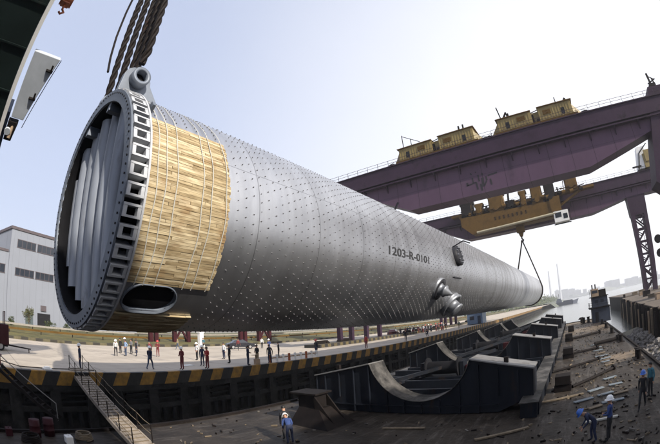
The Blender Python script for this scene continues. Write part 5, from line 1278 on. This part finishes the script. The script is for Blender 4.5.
for i in range(26):
    tp = cl_cols[i % 14]
    nmc = dict(navy='navy', maroon='maroon', black='black', white='white', sky='pale blue', grey='grey')[tp]
    x = -37.4+.25*i+random.uniform(-.3, .3); y = 79+.33*i+random.uniform(-1.6, 1.6)
    person('person in %s clothes standing in the crowd between the crane legs' % nmc, x, y, .01, random.uniform(120, 260), random.choice(('stand', 'hips', 'front')), tp, random.choice(('black', 'navy', 'maroon')), random.choice(('hair', 'hair', 'white', 'red')), 'crowd between the crane legs')
GD = 'workers on the barge deck'
person('worker in black leaning over beside the dark mooring stand', -12.9, 13.5, DK+.01, 60, 'lean', 'black', 'black', 'hair', GD)
person('worker in blue overalls and white helmet stooping by the mooring stand', -12.2, 13.0, DK+.01, 60, 'bend', 'blue', 'navy', 'white', GD)
person('worker in dark clothes and blue helmet bending low beside a white helmeted colleague', .75, 14.5, DK+.01, 100, 'bend', 'navy', 'navy', 'blue', GD)
person('worker in dark blue with a white helmet beside the blue helmeted one', 1.35, 14.3, DK+.01, 70, 'front', 'blue', 'black', 'white', GD)
person('worker in black with blue helmet walking along the deck past the boards', 3.25, 17.5, DK+.01, 160, 'walk', 'black', 'black', 'blue', GD)
person('worker in dark teal jacket standing behind the walking one by the barge edge', 4.0, 19.2, DK+.01, 120, 'stand', 'teal', 'black', 'hair', GD)
o = MB().box(-25.55, -25.25, 23.2, 23.7, .02, .5).box(-25.5, -25.2, 22.9, 23.5, .86, .89).bar((-25.4, 23.3, .5), (-25.4, 23.3, .86), .06).build('folding_table', M['tan']); tag(o, 'small folding table with papers in front of the edge trio', 'table')

# ------------------------------------------------------------------ far skyline, ship and bank trees
rng = random.Random(3)
FB = []
for i in range(46):
    a_ = -13.5+30*(i+rng.uniform(-.4, .4))/46; d = rng.uniform(2700, 3200)
    h = rng.choice((18, 24, 32, 44, 56, 70))*rng.uniform(.7, 1.1); wx_ = rng.uniform(24, 80)
    x, y = d*math.sin(R(a_)), d*math.cos(R(a_))
    mb = MB().box(x-wx_/2, x+wx_/2, y, y+20, -2, h)
    if rng.random() < .5: mb.box(x-wx_/4, x+wx_/4, y+.5, y+15, h, h+rng.uniform(2, 6))
    k = 3.
    while k < h-2: mb.box(x-wx_/2+1, x+wx_/2-1, y-.3, y-.05, k, k+1.3, 1); k += 3.4
    o = mb.build('far_building', [M['farb'], M['glass']]); tag(o, 'hazy grey building on the far shore across the river', 'building', 'buildings on the far shore')
for a_, h, lb in ((-1.75, 238, 'tallest thin chimney on the far shore'), (-3.2, 200, 'second thin chimney on the far shore, left of the tallest')):
    d = 2680; x, y = d*math.sin(R(a_)), d*math.cos(R(a_))
    t = thing('chimney', lb, 'chimney', (x, y, 0)); MB().cyl((x, y, -2), (x, y, h), 9, 5.5, n=20).build('stack', M['farb'], t); MB().cyl((x, y, h), (x, y, h+3), 6.2, 6.2, n=20).build('rim', M['farb'], t)
t = thing('cargo_ship', 'low blue grey cargo ship lying in the river beyond the barge', 'ship', (-4, 480, WATER))
MB().add([(-22, 476, -5.5), (0, 472, -5.5), (5, 478, -5.5), (0, 484, -5.5), (-22, 484, -5.5), (-23, 475, -.6), (1, 471, -.6), (8, 478, .6), (1, 485, -.6), (-23, 485, -.6)],
         [(4, 3, 2, 1, 0), (5, 6, 7, 8, 9), (0, 1, 6, 5), (1, 2, 7, 6), (2, 3, 8, 7), (3, 4, 9, 8), (4, 0, 5, 9)]).build('hull', M['shipm'], t)
MB().box(-21, -14, 476, 484, -.59, 2.4).box(-20, -15, 477, 483, 2.4, 4).build('deckhouse', M['shipm'], t)
MB().bar((-17.5, 480, 6), (-17.5, 480, 10), .4).build('mast', M['rustk'], t)
MB().box(-12, 0, 475, 481, -.58, .8).build('hatch_cover', M['slate'], t)
bt_ = MB()
for i in range(5200):
    y = 250+rng.random()*900; x = -31-.012*(y-300)-rng.random()**1.4*60; h = 9*(.5+.5*math.sin(y*.05)*math.sin(y*.023+1))+4
    p = Vector((x, y, 1+h*rng.random()**.8)); s_ = rng.uniform(.5, 1.3)
    a2 = Vector([rng.gauss(0, 1) for _ in range(3)]).normalized(); b2 = a2.orthogonal().normalized()
    bt_.add([p-a2*s_, p+b2*s_*.7, p+a2*s_, p-b2*s_*.7], [(0, 1, 2, 3)])
o = bt_.build('bank_wood', M['leafa'], fix=False); stuff(o); o['label'] = 'belt of trees on the river bank beyond the quay'; o['category'] = 'wood'

# ------------------------------------------------------------------ the hazy air
hz_ = MB().box(-3700, 3700, -1600, 4400, -6.2, 262).build('haze', None); hz_['kind'] = 'stuff'
hm = bpy.data.materials.new('haze_air'); hm.use_nodes = True
for n_ in list(hm.node_tree.nodes):
    if n_.type != 'OUTPUT_MATERIAL': hm.node_tree.nodes.remove(n_)
pv = hm.node_tree.nodes.new('ShaderNodeVolumePrincipled'); pv.inputs['Density'].default_value = .00028; pv.inputs['Color'].default_value = (.93, .95, 1, 1); pv.inputs['Anisotropy'].default_value = .2
hm.node_tree.links.new(pv.outputs['Volume'], [n_ for n_ in hm.node_tree.nodes if n_.type == 'OUTPUT_MATERIAL'][0].inputs['Volume'])
hz_.data.materials.clear(); hz_.data.materials.append(hm)
for ob in list(bpy.data.objects):
    if '_o' in ob: del ob['_o']
